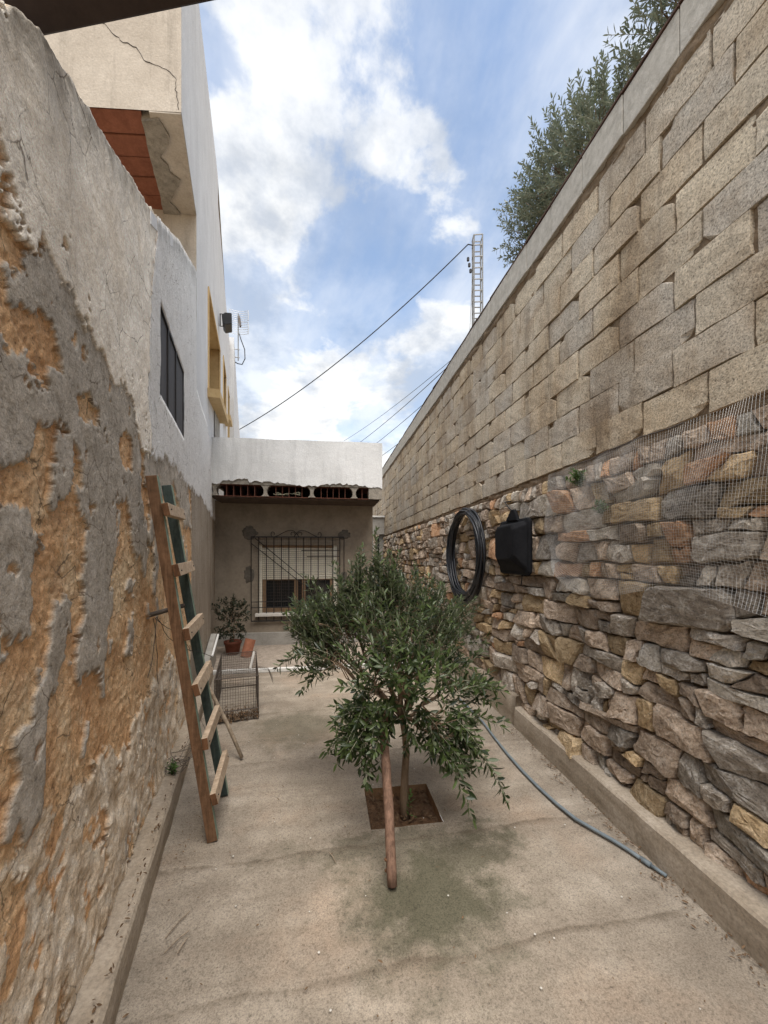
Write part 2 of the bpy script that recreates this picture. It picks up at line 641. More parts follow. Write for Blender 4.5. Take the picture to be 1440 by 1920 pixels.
def m_stone(name, stops, vein=None, va=0.0, strata=(2, 6, 16)):
    M = Mat(name, 0.88, 0.25)
    at = M.attr('rnd')
    rv = at.outputs['Fac']
    off = M.n('ShaderNodeCombineXYZ')
    for i in range(3):
        M.l(M.math('MULTIPLY', rv, (37.0, 91.0, 53.0)[i]), off.inputs[i])
    p = M.n('ShaderNodeVectorMath', operation='ADD')
    M.l(M.pos, p.inputs[0])
    M.l(off.outputs[0], p.inputs[1])
    rot = M.n('ShaderNodeVectorRotate', rotation_type='X_AXIS')
    M.l(p.outputs[0], rot.inputs['Vector'])
    M.l(M.math('MULTIPLY', M.math('SUBTRACT', rv, 0.5), 2.2), rot.inputs['Angle'])
    vec = rot.outputs[0]
    st = M.noise(1.6, 7, 0.68, M.map(strata, vec=vec), 0.6)
    n = M.noise(22, 7, 0.7, vec)
    f = M.noise(95, 5, 0.7, vec)
    c = M.ramp(M.math('ADD', M.math('MULTIPLY', st, 0.6), M.math('MULTIPLY', n, 0.4)), stops)
    if vein:
        w = M.voro(9, M.map((1, 1.2, 2.2), vec=M.mix(0.12, vec, M.noise(12, 3, .5, vec))), 'DISTANCE_TO_EDGE')
        msk = M.math('MULTIPLY', M.ramp(w, [(0.01, 1.0), (0.06, 0.0)]), M.ramp(n, [(0.42, 0.0), (0.58, va)]))
        c = M.mix(msk, c, vein)
        c = M.mix(M.ramp(M.noise(7, 6, .7, vec), [(0.57, 0.0), (0.68, va)]), c, vein)
    bri = M.ramp(rv, [(0.0, 0.62), (0.5, 1.05), (1.0, 1.5)])
    c = M.mix(1.0, c, bri, 'MULTIPLY')
    c = M.mix(1.0, c, M.ramp(f, [(0.32, 0.45), (0.46, 0.95), (0.62, 1.18)]), 'MULTIPLY')
    b = M.bump(f, 0.8, 0.006)
    b = M.bump(n, 1.0, 0.02, b)
    b = M.bump(st, 0.9, 0.025, b)
    return M.out(c, b)


def m_leaf(name, top, top2, back, rough=0.5):
    M = Mat(name, rough, 0.35)
    rv = M.attr('rnd').outputs['Fac']
    c = M.ramp(rv, [(0.0, top), (0.75, top2), (0.93, top2), (1.0, tuple(min(1, x * 1.5) for x in top2))])
    g = M.n('ShaderNodeNewGeometry')
    c = M.mix(g.outputs['Backfacing'], c, back)
    M.out(c)
    tr = M.n('ShaderNodeBsdfTranslucent')
    M.l(c, tr.inputs['Color'])
    mx = M.n('ShaderNodeMixShader')
    mx.inputs[0].default_value = 0.22
    M.l(M.b.outputs[0], mx.inputs[1])
    M.l(tr.outputs[0], mx.inputs[2])
    M.l(mx.outputs[0], M.t.nodes['Material Output'].inputs['Surface'])
    return M.m


def m_wood(name, c1, c2, axis=(22, 22, 2.2), paint=None, pa=0.0):
    M = Mat(name, 0.8, 0.2)
    g = M.noise(2.0, 6, 0.65, M.map(axis), 1.0)
    n = M.noise(30, 5, 0.65)
    c = M.ramp(g, [(0.3, c1), (0.7, c2)])
    if paint:
        c = M.mix(M.ramp(M.noise(7, 6, 0.7), [(0.45 - pa * .3, pa), (0.62, 0.0)]), c, paint)
    c = M.mix(1.0, c, M.ramp(n, [(0.3, 0.7), (0.65, 1.1)]), 'MULTIPLY')
    return M.out(c, M.bump(g, 0.5, 0.004))


FLOOR = m_concrete_floor()
KERB = m_kerb()
OLD = m_old_wall()
HOUSE = m_white_wall('house_white_plaster', (.62, .62, .62), (.71, .71, .71))
PARAPET = m_white_wall('annex_white_plaster', (.64, .64, .63), (.76, .76, .75), (.40, .40, .395), 0.6)
BEIGE = m_white_wall('beige_plaster', (.40, .345, .28), (.52, .46, .385), (.25, .215, .175), 0.75)
BLOCK = m_block()
CAPM = plain('coping_concrete', (.33, .31, .27), (.60, .575, .52), 22, 0.9, 0.7, 0.008)
MORTAR = plain('earth_mortar', (.15, .105, .068), (.50, .39, .28), 14, 0.95, 0.8, 0.02)
MORTAR2 = plain('block_mortar', (.09, .064, .042), (.33, .245, .16), 16, 0.95, 0.8, 0.015)
ST = [
    m_stone('stone_brown', [(0.34, (.16, .112, .078)), (0.48, (.38, .288, .21)), (0.64, (.59, .475, .37))], (.62, .57, .5), 0.35),
    m_stone('stone_grey', [(0.34, (.135, .112, .088)), (0.48, (.325, .278, .226)), (0.66, (.53, .475, .40))], (.72, .68, .62), 0.6),
    m_stone('stone_ochre', [(0.34, (.22, .14, .07)), (0.48, (.45, .325, .185)), (0.66, (.64, .50, .33))]),
    m_stone('stone_orange', [(0.34, (.25, .12, .06)), (0.48, (.46, .265, .15)), (0.68, (.60, .43, .29))]),
    m_stone('stone_pale', [(0.34, (.25, .21, .16)), (0.48, (.44, .39, .32)), (0.66, (.64, .58, .5))], (.72, .69, .64), 0.4),
]
LEAF = m_leaf('olive_leaf', (.012, .022, .007), (.060, .086, .026), (.14, .165, .095), 0.36)
LEAF_FAR = m_leaf('olive_leaf_silver', (.040, .062, .034), (.105, .135, .080), (.20, .23, .17))
LEAF_DK = m_leaf('pot_plant_leaf', (.012, .018, .009), (.030, .038, .018), (.05, .055, .035))
WEED = m_leaf('weed_leaf', (.05, .10, .02), (.11, .19, .05), (.12, .19, .07))
BARK = plain('olive_bark', (.095, .062, .038), (.24, .17, .11), 30, 0.9, 0.7, 0.006, stretch=(1, 1, .3))
TWIG = plain('olive_twig', (.20, .20, .13), (.34, .33, .25), 40)
STAKE = m_wood('stake_wood', (.095, .055, .038), (.27, .165, .115), (34, 34, 2))
W_BROWN = m_wood('ladder_brown_wood', (.10, .055, .030), (.25, .14, .078))
W_GREEN = m_wood('ladder_green_paint', (.14, .20, .155), (.27, .33, .255))
W_TEAL = m_wood('ladder_dark_green_paint', (.035, .052, .048), (.075, .098, .090))
W_PALE = m_wood('rung_pale_wood', (.33, .235, .155), (.52, .41, .30), (3, 22, 22))
W_END = m_wood('rung_end_grain', (.085, .04, .02), (.2, .10, .05))
W_GREY = m_wood('grey_stick_wood', (.16, .12, .085), (.36, .29, .21))
IRON = plain('black_iron', (.012, .011, .011), (.035, .03, .027), 60, 0.6, 0.3, 0.001, 0.4)
BLACKP = plain('black_plastic', (.007, .008, .010), (.020, .022, .027), 12, 0.42, 0.15, 0.004, 0.5)
RUBBER = plain('black_rubber', (.005, .0055, .007), (.016, .016, .018), 8, 0.85, 0.5, 0.008, 0.15)
GALV = plain('galvanised_wire', (.40, .39, .37), (.62, .61, .58), 40, 0.5, 0.1, 0.001, 0.5, 0.6)
RUSTW = plain('rusty_wire', (.045, .036, .030), (.14, .115, .095), 40, 0.7, 0.2, 0.001, 0.3, 0.2)
HOSEM = plain('blue_grey_hose', (.10, .125, .14), (.20, .235, .255), 14, 0.6, 0.1, 0.002, 0.3)
STEELBR = plain('brown_painted_steel', (.028, .017, .013), (.050, .032, .026), 25, 0.55, 0.1, 0.002, 0.4)
TERRA = plain('terracotta', (.20, .078, .045), (.38, .165, .10), 18, 0.9, 0.35, 0.004)
TERRA_SOF = plain('soffit_terracotta', (.17, .062, .038), (.30, .12, .072), 14, 0.95, 0.5, 0.006)
TERRA_POT = plain('old_terracotta_pot', (.11, .038, .026), (.22, .08, .05), 14, 0.9, 0.3, 0.004)
TERRA_DK = plain('terracotta_dark', (.085, .035, .025), (.17, .07, .045), 18, 0.9, 0.35, 0.004)
RAWCON = plain('raw_concrete', (.16, .14, .115), (.40, .36, .30), 16, 0.95, 0.9, 0.02)
DARKIN = plain('dark_cavity', (.016, .012, .010), (.04, .03, .025), 10)  # near-black base colour paints the shade inside openings and the crack
OCHREP = plain('ochre_paint', (.47, .32, .15), (.62, .46, .25), 9, 0.85, 0.2, 0.004)
ROOFTILE = plain('coping_tile_dark', (.055, .035, .03), (.14, .085, .065), 20, 0.9, 0.4, 0.006)
GREYW = plain('grey_cement_wall', (.24, .225, .20), (.40, .38, .345), 6, 0.9, 0.4, 0.01)
ANNEXW = plain('annex_render', (.19, .155, .118), (.32, .27, .21), 3.5, 0.92, 0.4, 0.01)  # grey-brown cement, darkened further for the shade under the overhang
STAINC = plain('fresh_cement_patch', (.085, .075, .06), (.17, .15, .125), 14, 0.95, 0.6, 0.01)
SHUT = plain('cream_shutter', (.66, .61, .50), (.80, .76, .65), 8, 0.6, 0.1, 0.002, 0.4)
WINFR = plain('brown_window_frame', (.17, .105, .06), (.33, .22, .135), 10, 0.7)
SILLM = plain('white_sill', (.50, .47, .42), (.70, .67, .62), 18, 0.85)
SOIL = plain('planting_soil', (.055, .03, .018), (.215, .125, .07), 26, 0.95, 1.0, 0.03)
SOILK = plain('soil_edge', (.16, .09, .045), (.30, .185, .10), 20, 0.95, 0.5, 0.01)
GROUND = plain('dry_ground', (.20, .155, .10), (.36, .29, .20), 0.6, 0.95, 0.6, 0.05)
WHITEP = plain('white_paint', (.60, .59, .56), (.78, .77, .74), 20, 0.7, 0.15, 0.002)
MASTM = plain('mast_steel', (.17, .17, .165), (.32, .315, .30), 12, 0.6, 0.1, 0.002, 0.4, 0.5)
ALU = plain('antenna_aluminium', (.45, .46, .47), (.62, .63, .64), 12, 0.4, 0.05, 0.001, 0.5, 0.7)
CABLE = plain('black_cable', (.02, .02, .022), (.05, .05, .055), 12, 0.6)
GATE = plain('gate_metal', (.36, .385, .40), (.52, .545, .56), 5, 0.5, 0.1, 0.003, 0.4, 0.3)
MESHW = plain('window_screen', (.035, .032, .035), (.085, .078, .078), 8, 0.7, 0.1, 0.002, 0.2, stretch=(1, 9, .25))
DEADL = plain('dead_leaf', (.055, .032, .02), (.21, .135, .075), 60)
GLASS = Mat('window_glass', 0.08, 0.5).out((.012, .014, .016))

# ================================================================== setting
# ground sheet with the courtyard slab laid over it
mb = MB()
gx = [-600, .22, .69, 600]
gy = [-600, 2.08, 2.53, 600]
for i in range(3):
    for j in range(3):
        if i == 1 and j == 1:
            continue
        mb.add([(gx[i], gy[j], -.03), (gx[i + 1], gy[j], -.03), (gx[i + 1], gy[j + 1], -.03), (gx[i], gy[j + 1], -.03)], [(0, 1, 2, 3)])
structure(mb.build('ground', GROUND))

PIT = (.25, .665, 2.112, 2.49)


def axis(a, b, step, cuts=()):
    xs = sorted(set([a, b] + [c for c in cuts if a < c < b]))
    out = []
    for p, q in zip(xs[:-1], xs[1:]):
        n = max(1, int(round((q - p) / step)))
        out += list(np.linspace(p, q, n, endpoint=False))
    return np.array(out + [xs[-1]])


fx = axis(-2.6, 1.9, .03, PIT[:2])
fy = np.concatenate([axis(-1.5, 4.0, .03, PIT[2:]), axis(4.0, 5.23, .06)[1:]])
FX, FY = np.meshgrid(fx, fy, indexing='ij')
FZ = fbm(FX * 1.3, FY * 1.6, 5, 4) * .007 + fbm(FX * 6, FY * 6, 9, 4) * .0022
FZ += -.006 * np.clip(np.sin(FY * 4.1 + fbm(FX * .8, FY * .8, 3, 3) * 2.2), 0.75, 1)
nx, ny = len(fx), len(fy)
idx = np.arange(nx * ny).reshape(nx, ny)
ccx, ccy = (fx[:-1] + fx[1:]) / 2, (fy[:-1] + fy[1:]) / 2
hole = ((ccx > PIT[0]) & (ccx < PIT[1]))[:, None] & ((ccy > PIT[2]) & (ccy < PIT[3]))[None, :]
q = np.stack([idx[:-1, :-1], idx[1:, :-1], idx[1:, 1:], idx[:-1, 1:]], -1)[~hole]
structure(fast_mesh('courtyard_floor', np.stack([FX.ravel(), FY.ravel(), FZ.ravel()], 1), q, FLOOR, None, True))

# rear strip of yard, a shallow step up with a white painted edge
mb = MB()
mb.box((-.2, 8.76, -.005), (5.2, 7.0, .06))
structure(mb.build('rear_paving', plain('rough_rear_paving', (.19, .155, .125), (.44, .375, .31), 22, 0.95, 0.9, 0.02)))
mb = MB()
mb.beam((-1.50, 5.232, .022), (1.60, 5.262, .022), .05, .05)
tag(mb.build('threshold_strip', WHITEP, bevel=.006), 'white painted strip edging the rear paving of the yard', 'edging strip')

# planting hole
pit = thing('planting_pit', 'square planting hole of brown earth cut in the concrete floor', 'planter', ((PIT[0] + PIT[1]) / 2, (PIT[2] + PIT[3]) / 2, -.06))
g = np.linspace(0, 1, 26)
A, B = np.meshgrid(g, g, indexing='ij')
PX = PIT[0] - .02 + A * (PIT[1] - PIT[0] + .04)
PY = PIT[2] - .02 + B * (PIT[3] - PIT[2] + .04)
PZ = -.062 + fbm(PX * 14, PY * 14, 3, 5) * .035 + fbm(PX * 50, PY * 50, 8, 3) * .014
ii = np.arange(26 * 26).reshape(26, 26)
qq = np.stack([ii[:-1, :-1], ii[1:, :-1], ii[1:, 1:], ii[:-1, 1:]], -1).reshape(-1, 4)
fast_mesh('soil', np.stack([PX.ravel(), PY.ravel(), PZ.ravel()], 1), qq, SOIL, pit, False)
mb = MB()
x0, x1, y0, y1 = PIT
zt, zb = -.004, -.12
for (a, b) in (((x0, y0), (x1, y0)), ((x1, y0), (x1, y1)), ((x1, y1), (x0, y1)), ((x0, y1), (x0, y0))):
    mb.add([(a[0], a[1], zb), (b[0], b[1], zb), (b[0], b[1], zt), (a[0], a[1], zt)], [(0, 1, 2, 3)])
mb.build('pit_edge', SOILK, pit)

# ---- left side frame: the wall face follows X = -0.52 - 0.193 Y
KW = -.193


def LX(y, off=0.0):
    return -.52 + KW * y + off


LDIR = Vector((KW, 1, 0)).normalized()
LNOR = Vector((1, -KW, 0)).normalized()


def kerb_mesh(pf, pb, y0, y1, h, seed, step=.05, rag=.006, endcap=True):
    """kerb with a softly worn front arris: pf(y)=front X, pb(y)=back X, h(y)=height"""
    n = int((y1 - y0) / step) + 1
    V, F = [], []
    for i in range(n + 1):
        y = y0 + (y1 - y0) * i / n
        f, b = pf(y), pb(y)
        sgn = 1 if b > f else -1
        H = h(y)
        j = [float(vnoise(np.array(y * 7.0 + k * 13), np.array(seed * 3.3 + k), seed)) - .5 for k in range(4)]
        V += [(f + j[0] * rag, y, -.04), (f + j[1] * rag, y, H * .5), (f + sgn * .004 + j[1] * rag, y, H - .012 + j[2] * rag),
              (f + sgn * .014 + j[3] * rag, y, H + j[2] * rag * .6), ((f + b) / 2, y, H + j[0] * rag), (b, y, H + .008 + j[3] * rag)]
    k = 6
    for i in range(n):
        for m in range(k - 1):
            F.append((i * k + m, i * k + m + 1, (i + 1) * k + m + 1, (i + 1) * k + m))
    for e in (0, n):
        base = len(V)
        V.append((pb(y0 if e == 0 else y1), (y0 if e == 0 else y1), -.04))
        F.append(tuple([e * k + m for m in range(k)] + [base]))
    return V, F


V, F = kerb_mesh(lambda y: LX(y, .112), lambda y: LX(y, -.06), -.6, 5.1, lambda y: .135, 4)
o = mesh_obj('kerb', V, F, KERB, None, False)
tag(o, 'low concrete kerb along the foot of the peeling earth wall', 'kerb')
V, F = kerb_mesh(lambda y: 1.585 + .038 * (y - 1.2), lambda y: 1.80, -.6, 3.2, lambda y: .16 + .006 * y, 9)
o = mesh_obj('kerb', V, F, KERB, None, False)
tag(o, 'low concrete kerb along the foot of the rubble stone wall', 'kerb')
V, F = kerb_mesh(lambda y: 1.672, lambda y: 1.83, 3.202, 7.5, lambda y: .27, 14, .1)
o = mesh_obj('wall_plinth', V, F, KERB, None, True)
tag(o, 'cement plinth under the stone wall beyond the kerb end', 'plinth')

# ================================================================== left wall: peeling relief
L0 = .25
POLY = {
    'plaster': [(L0, 2.3), (.96, 2.72), (1.09, 2.9), (1.38, 3.1), (2.44, 3.7), (2.37, 3.25), (2.25, 2.73), (2.25, 2.32), (2.29, 2.07), (2.11, 2.03), (2.0, 2.13), (1.91, 2.24), (1.63, 2.25), (1.38, 2.27), (1.24, 2.28), (1.12, 2.28), (1.02, 2.26), (.96, 2.29), (L0, 2.2)],
    'grey': [
        [(1.0, 2.14), (1.09, 2.25), (1.24, 2.32), (1.38, 2.28), (1.63, 2.26), (1.91, 2.25), (2.04, 2.1), (2.11, 1.89), (2.04, 1.72), (1.73, 1.71), (1.43, 1.7), (1.38, 1.79), (1.24, 1.86), (1.09, 1.83), (1.05, 1.74), (L0, 1.67), (L0, 1.91), (1.09, 1.94), (1.22, 2.04), (1.13, 2.14), (1.0, 2.06)],
        [(L0, 1.62), (1.02, 1.62), (1.11, 1.56), (1.12, 1.43), (1.09, 1.32), (1.0, 1.29), (.98, 1.24), (L0, 1.24)],
        [(1.19, 1.82), (1.31, 1.84), (1.31, 1.74), (1.24, 1.67), (1.17, 1.7)],
        [(1.41, 1.74), (1.79, 1.83), (1.77, 1.63), (1.69, 1.43), (1.63, 1.22), (1.57, 1.11), (1.47, 1.1), (1.38, 1.13), (1.41, 1.35), (1.43, 1.55)],
        [(1.2, 1.4), (1.31, 1.4), (1.29, 1.25), (1.24, 1.17), (1.17, 1.07), (1.09, 1.02), (1.09, 1.07), (1.13, 1.19), (1.2, 1.21)],
        [(1.91, 1.42), (2.04, 1.41), (1.95, 1.32), (1.83, 1.35)],
        [(2.2, 2.12), (2.58, 2.15), (3.15, 2.22), (3.69, 2.18), (3.96, 1.74), (3.54, 1.8), (3.04, 2.03), (2.58, 1.89), (2.2, 1.93)],
        [(1.80, 2.05), (2.1, 2.05), (2.2, 1.6), (2.05, 1.5), (1.95, 1.7), (1.86, 1.75)],
        [(1.86, 1.22), (1.93, 1.24), (1.95, 1.08), (1.88, 1.06)],
    ],
    'ochre': [
        [(.98, 2.03), (1.13, 2.14), (1.22, 2.04), (1.09, 1.97), (1.0, 1.97)],
        [(1.38, 2.01), (1.57, 2.1), (1.52, 1.99), (1.43, 1.96)],
        [(1.76, 1.98), (1.93, 2.03), (1.95, 1.89), (1.82, 1.88)],
    ],
    'pale': [(L0, .86), (.96, .86), (1.09, .84), (1.38, .77), (1.83, .68), (2.44, .83), (3.54, .7), (3.75, -.2), (L0, -.2)],
    'paint': [(2.44, 3.45), (2.37, 3.25), (2.25, 2.73), (2.25, 2.32), (2.29, 2.09), (2.58, 2.11), (3.15, 2.2), (3.69, 2.15), (4.72, 2.2), (5.91, 2.13), (7.2, 2.1), (7.2, 6), (2.3, 6)],
    'render': [(3.93, 2.2), (7.2, 2.3), (7.2, -.2), (3.7, -.2), (3.9, .7), (3.95, 1.48)],
}
PARA = [(-1, 1.8), (.96, 2.72), (1.09, 2.84), (1.38, 2.98), (1.76, 3.16), (2.44, 3.5), (3.22, 3.97), (4.29, 4.5)]


def parapet(y):
    return np.interp(y, [p[0] for p in PARA], [p[1] for p in PARA])


def relief(Y, Z):
    w1, w2 = fbm(Y * 5, Z * 5, 11, 5, .6), fbm(Y * 5, Z * 5, 23, 5, .6)
    f1, f2 = fbm(Y * 28, Z * 28, 31, 4, .6), fbm(Y * 28, Z * 28, 41, 4, .6)
    g1, g2 = fbm(Y * 75, Z * 75, 51, 3, .6), fbm(Y * 75, Z * 75, 57, 3, .6)
    yw, zw = Y + w1 * .07 + f1 * .024 + g1 * .007, Z + w2 * .11 + f2 * .032 + g2 * .008
    g = np.zeros(Y.shape, bool)
    for p in POLY['grey']:
        g |= inpoly(yw, zw, p)
    extra = fbm(Y * 6.5, Z * 3.2, 77, 5, .55)
    g |= (extra > .40) & (Z < 2.2) & (Y < 3.7)
    for p in POLY['ochre']:
        g &= ~inpoly(yw, zw, p)
    flake = fbm(Y * 17, Z * 12, 91, 4, .6)
    g &= ~(flake > .47)
    pl = inpoly(yw, zw, POLY['plaster'])
    pl &= ~((flake > .52) & (zw < 2.45))
    pa = inpoly(yw, zw, POLY['pale'])
    pa &= ~(fbm(Y * 9, Z * 9, 55, 5, .6) > .22)
    wp = inpoly(Y + w1 * .03 + f1 * .012, Z + w2 * .06 + f2 * .05, POLY['paint'])
    re = inpoly(Y + w1 * .04 + f1 * .01, Z + w2 * .05, POLY['render'])
    pl &= ~wp
    earth = fbm(Y * 4, Z * 4, 2, 5, .55) * .010 + np.abs(fbm(Y * 26, Z * 26, 6, 5, .62)) * .009 - .006 + fbm(Y * 70, Z * 70, 61, 2) * .0025
    sm = fbm(Y * 3, Z * 3, 14, 4, .5) * .010 + fbm(Y * 18, Z * 18, 15, 3) * .0025
    h = earth
    h = np.where(pa, .004 + fbm(Y * 8, Z * 8, 16, 6, .6) * .020 + sm, h)
    h = np.where(g, .0075 + sm * .5, h)
    h = np.where(re, .011 + fbm(Y * 2, Z * 2, 19, 3) * .006, h)
    h = np.where(pl, .014 + sm * .5 + fbm(Y * 11, Z * 6, 18, 4, .55) * .006, h)
    h = np.where(wp, .0145 + fbm(Y * 2.5, Z * 2.5, 19, 3) * .007 + f1 * .0015, h)
    # slight belly of the old wall and a swelling foot
    h = h + np.where(Y < 3.8, .02 * np.clip((.9 - Z) / .9, 0, 1) ** 2, 0)
    one = np.ones(Y.shape)
    head = np.clip(1 - (parapet(Y) - Z) / .22, 0, 1) ** 1.5 * (Y < 4.25)
    c1 = np.stack([g * 1.0, pl * 1.0, pa * 1.0, one], -1)
    c2 = np.stack([wp * 1.0, re * 1.0, head, one], -1)
    return h, c1, c2


def relief_grid(name, ys, ztop, zres, parent, cut=None, skirt=.16):
    """ys: columns; each column is sampled from z=-0.03 to ztop(y); rows are shared fractions unless cut rows are given"""
    nz = zres
    if callable(ztop):
        t = np.linspace(0, 1, nz)
        Yg = np.repeat(ys[:, None], nz, 1)
        Zg = -.03 + t[None, :] * (ztop(ys)[:, None] + .03)
    else:
        zs = ztop
        nz = len(zs)
        Yg, Zg = np.meshgrid(ys, zs, indexing='ij')
    h, c1, c2 = relief(Yg, Zg)
    if callable(ztop):     # ragged wall head
        Zg = Zg + (np.arange(nz) == nz - 1)[None, :] * (fbm(Yg * 14, Yg * 3, 5, 4) * .02)
    X = LX(Yg) + h
    ny_ = len(ys)
    ix = np.arange(ny_ * nz).reshape(ny_, nz)
    qd = np.stack([ix[:-1, :-1], ix[1:, :-1], ix[1:, 1:], ix[:-1, 1:]], -1)
    keep = np.ones(qd.shape[:2], bool)
    if cut is not None:
        cyy = (Yg[:-1, :-1] + Yg[1:, 1:]) / 2
        czz = (Zg[:-1, :-1] + Zg[1:, 1:]) / 2
        keep = cut(cyy, czz)
    V = np.stack([X, Yg, Zg], -1).reshape(-1, 3)
    C1, C2 = c1.reshape(-1, 4), c2.reshape(-1, 4)
    Q = qd[keep]
    # skirt: fold every open border edge back into the wall
    e = np.concatenate([Q[:, [0, 1]], Q[:, [1, 2]], Q[:, [2, 3]], Q[:, [3, 0]]])
    key = np.sort(e, 1)
    key = key[:, 0].astype(np.int64) * (len(V) + 1) + key[:, 1]
    u, inv, cnt = np.unique(key, return_inverse=True, return_counts=True)
    be = e[cnt[inv] == 1]
    used = np.unique(be)
    mp = np.full(len(V), -1)
    mp[used] = len(V) + np.arange(len(used))
    V2 = V[used].copy()
    V2[:, 0] -= skirt
    Q2 = np.stack([be[:, 1], be[:, 0], mp[be[:, 0]], mp[be[:, 1]]], 1)
    V = np.concatenate([V, V2])
    C1 = np.concatenate([C1, C1[used]])
    C2 = np.concatenate([C2, C2[used]])
    return fast_mesh(name, V, np.concatenate([Q, Q2]), OLD, parent, False, {'lay': C1, 'lay2': C2})


# the old earth wall, nearest the camera
ew = thing('earth_wall', 'old earth wall with peeling lime plaster and orange clay showing through', 'wall', (LX(1.3), 1.3, 0))
YSPLIT = 2.285
ys = np.concatenate([axis(-.7, .8, .03), axis(.8, YSPLIT, .0075)[1:]])
relief_grid('plastered_face', ys, parapet, 430, ew)
mb = MB()   # solid body behind the face with a sloping rough top
tops = [(-.7, float(parapet(-.7)) - .01)] + [(y, float(parapet(y)) - .012) for y in (.96, 1.09, 1.38, 1.76, YSPLIT)]
pts = [(LX(-.7, -.06), -.7, -.03)] + [(LX(y, -.06), y, z) for y, z in tops] + [(LX(YSPLIT, -.06), YSPLIT, -.03)]
mb.prism(pts, (-.34, -.06, 0))
mb.build('wall_core', RAWCON, ew)

# ================================================================== white house on the left
house = thing('white_house', 'white plastered house with overhanging upper storey and ochre windows on the left', 'house', (LX(4.3), 4.3, 0))
WIN = (2.52, 3.45, 2.50, 3.06)
ys = axis(YSPLIT + .004, 4.285, .012, WIN[:2])
ys = np.concatenate([ys, axis(4.285, 6.95, .03)[1:]])
zs = np.concatenate([axis(-.03, 2.3, .013), axis(2.3, 4.52, .03, WIN[2:])[1:]])


def lower_cut(y, z):
    inside = (y > WIN[0]) & (y < WIN[1]) & (z > WIN[2]) & (z < WIN[3])
    return ~inside & (z < parapet(np.minimum(y, 4.29)) + .0) & ~((y > 4.285) & (z > 3.28))


relief_grid('lower_wall', ys, zs, None, house, lower_cut, .12)
mb = MB()
pts = [(LX(y, -.12), y, z) for y, z in ((YSPLIT + .01, 3.39), (2.44, 3.47), (3.22, 3.93), (4.28, 4.47))]
pts = [(LX(YSPLIT + .01, -.12), YSPLIT + .01, 3.10)] + pts + [(LX(4.28, -.12), 4.28, 3.10)]
mb.prism(pts, (-.2, 0, 0))
# sloping parapet capping
mb2 = MB()
pp = [(YSPLIT, 3.398), (2.44, 3.485), (2.8, 3.69), (3.22, 3.95), (3.8, 4.245), (4.275, 4.48)]
for (a, za), (b, zb_) in zip(pp[:-1], pp[1:]):
    mb2.add([(LX(a, .014), a, za + .012), (LX(b, .014), b, zb_ + .012), (LX(b, -.3), b, zb_ + .02), (LX(a, -.3), a, za + .02),
             (LX(a, .014), a, za - .06), (LX(b, .014), b, zb_ - .06), (LX(b, -.3), b, zb_ - .2), (LX(a, -.3), a, za - .2)],
            [(0, 1, 2, 3), (0, 4, 5, 1), (3, 2, 6, 7), (4, 7, 6, 5), (0, 3, 7, 4), (1, 5, 6, 2)])
mb2.build('parapet_cap', HOUSE, house)
# dark mesh window in the lower wall
wy0, wy1, wz0, wz1 = WIN
win = MB()
d_ = .002
win.add([(LX(wy0, d_), wy0 - .01, wz0 - .01), (LX(wy1, d_), wy1 + .01, wz0 - .01), (LX(wy1, d_), wy1 + .01, wz1 + .01), (LX(wy0, d_), wy0 - .01, wz1 + .01)], [(0, 1, 2, 3)])
wobj = win.build('window', MESHW, house)
fr = MB()
for (a, b) in (((wy0, wz0), (wy1, wz0)), ((wy1, wz0), (wy1, wz1)), ((wy1, wz1), (wy0, wz1)), ((wy0, wz1), (wy0, wz0))):
    fr.beam((LX(a[0], .004), a[0], a[1]), (LX(b[0], .004), b[0], b[1]), .022, .016, (1, 0, 0))
fr.build('frame', IRON, wobj)
for k in (.30, .62):
    yy = wy0 + (wy1 - wy0) * k
    b = MB()
    b.beam((LX(yy, .006), yy, wz0), (LX(yy, .006), yy, wz1), .014, .012, (1, 0, 0))
    b.build('glazing_bar', IRON, wobj)

# upper walls: columns of plaster with sheared window openings
ROOF = [(3.32, 7.45), (4.47, 7.60), (7.12, 8.39), (7.45, 8.45), (7.46, 8.0), (10.04, 7.95), (12.1, 8.05), (12.2, 8.05)]
OPEN = [  # y0, y1, bottom z at y0/y1, top z at y0/y1, recess depth
    (5.52, 7.85, 3.78, 4.24, 5.16, 5.53, .55),
    (8.95, 10.1, 4.66, 4.92, 5.96, 6.02, .30),
    (11.1, 12.0, 4.30, 4.55, 6.21, 6.3, .30),
]


def roofz(y):
    return float(np.interp(y, [p[0] for p in ROOF], [p[1] for p in ROOF]))


def basez(y):
    return 5.10 if y < 4.285 else 3.22


mb = MB()
brk = sorted(set([3.32, 4.28, 4.29] + [p[0] for p in ROOF[1:]] + [o_[0] for o_ in OPEN] + [o_[1] for o_ in OPEN]))
OFFU = .012


def quad_wall(m, ya, yb, za, zb, zc, zd, off):
    m.add([(LX(ya, off), ya, za), (LX(yb, off), yb, zb), (LX(yb, off), yb, zc), (LX(ya, off), ya, zd)], [(0, 1, 2, 3)])


for ya, yb in zip(brk[:-1], brk[1:]):
    ymid = (ya + yb) / 2
    b = basez(ymid)
    hit = [o_ for o_ in OPEN if o_[0] <= ymid <= o_[1]]
    if hit:
        y0_, y1_, b0, b1, t0, t1, dd = hit[0]
        fa, fb_ = (ya - y0_) / (y1_ - y0_), (yb - y0_) / (y1_ - y0_)
        ba, bb = b0 + (b1 - b0) * fa, b0 + (b1 - b0) * fb_
        ta, tb = t0 + (t1 - t0) * fa, t0 + (t1 - t0) * fb_
        quad_wall(mb, ya, yb, b, b, bb, ba, OFFU)
        quad_wall(mb, ya, yb, ta, tb, roofz(yb), roofz(ya), OFFU)
    else:
        quad_wall(mb, ya, yb, b, b, roofz(yb - 1e-4), roofz(ya + 1e-4), OFFU)
mb.build('upper_wall', HOUSE, house)
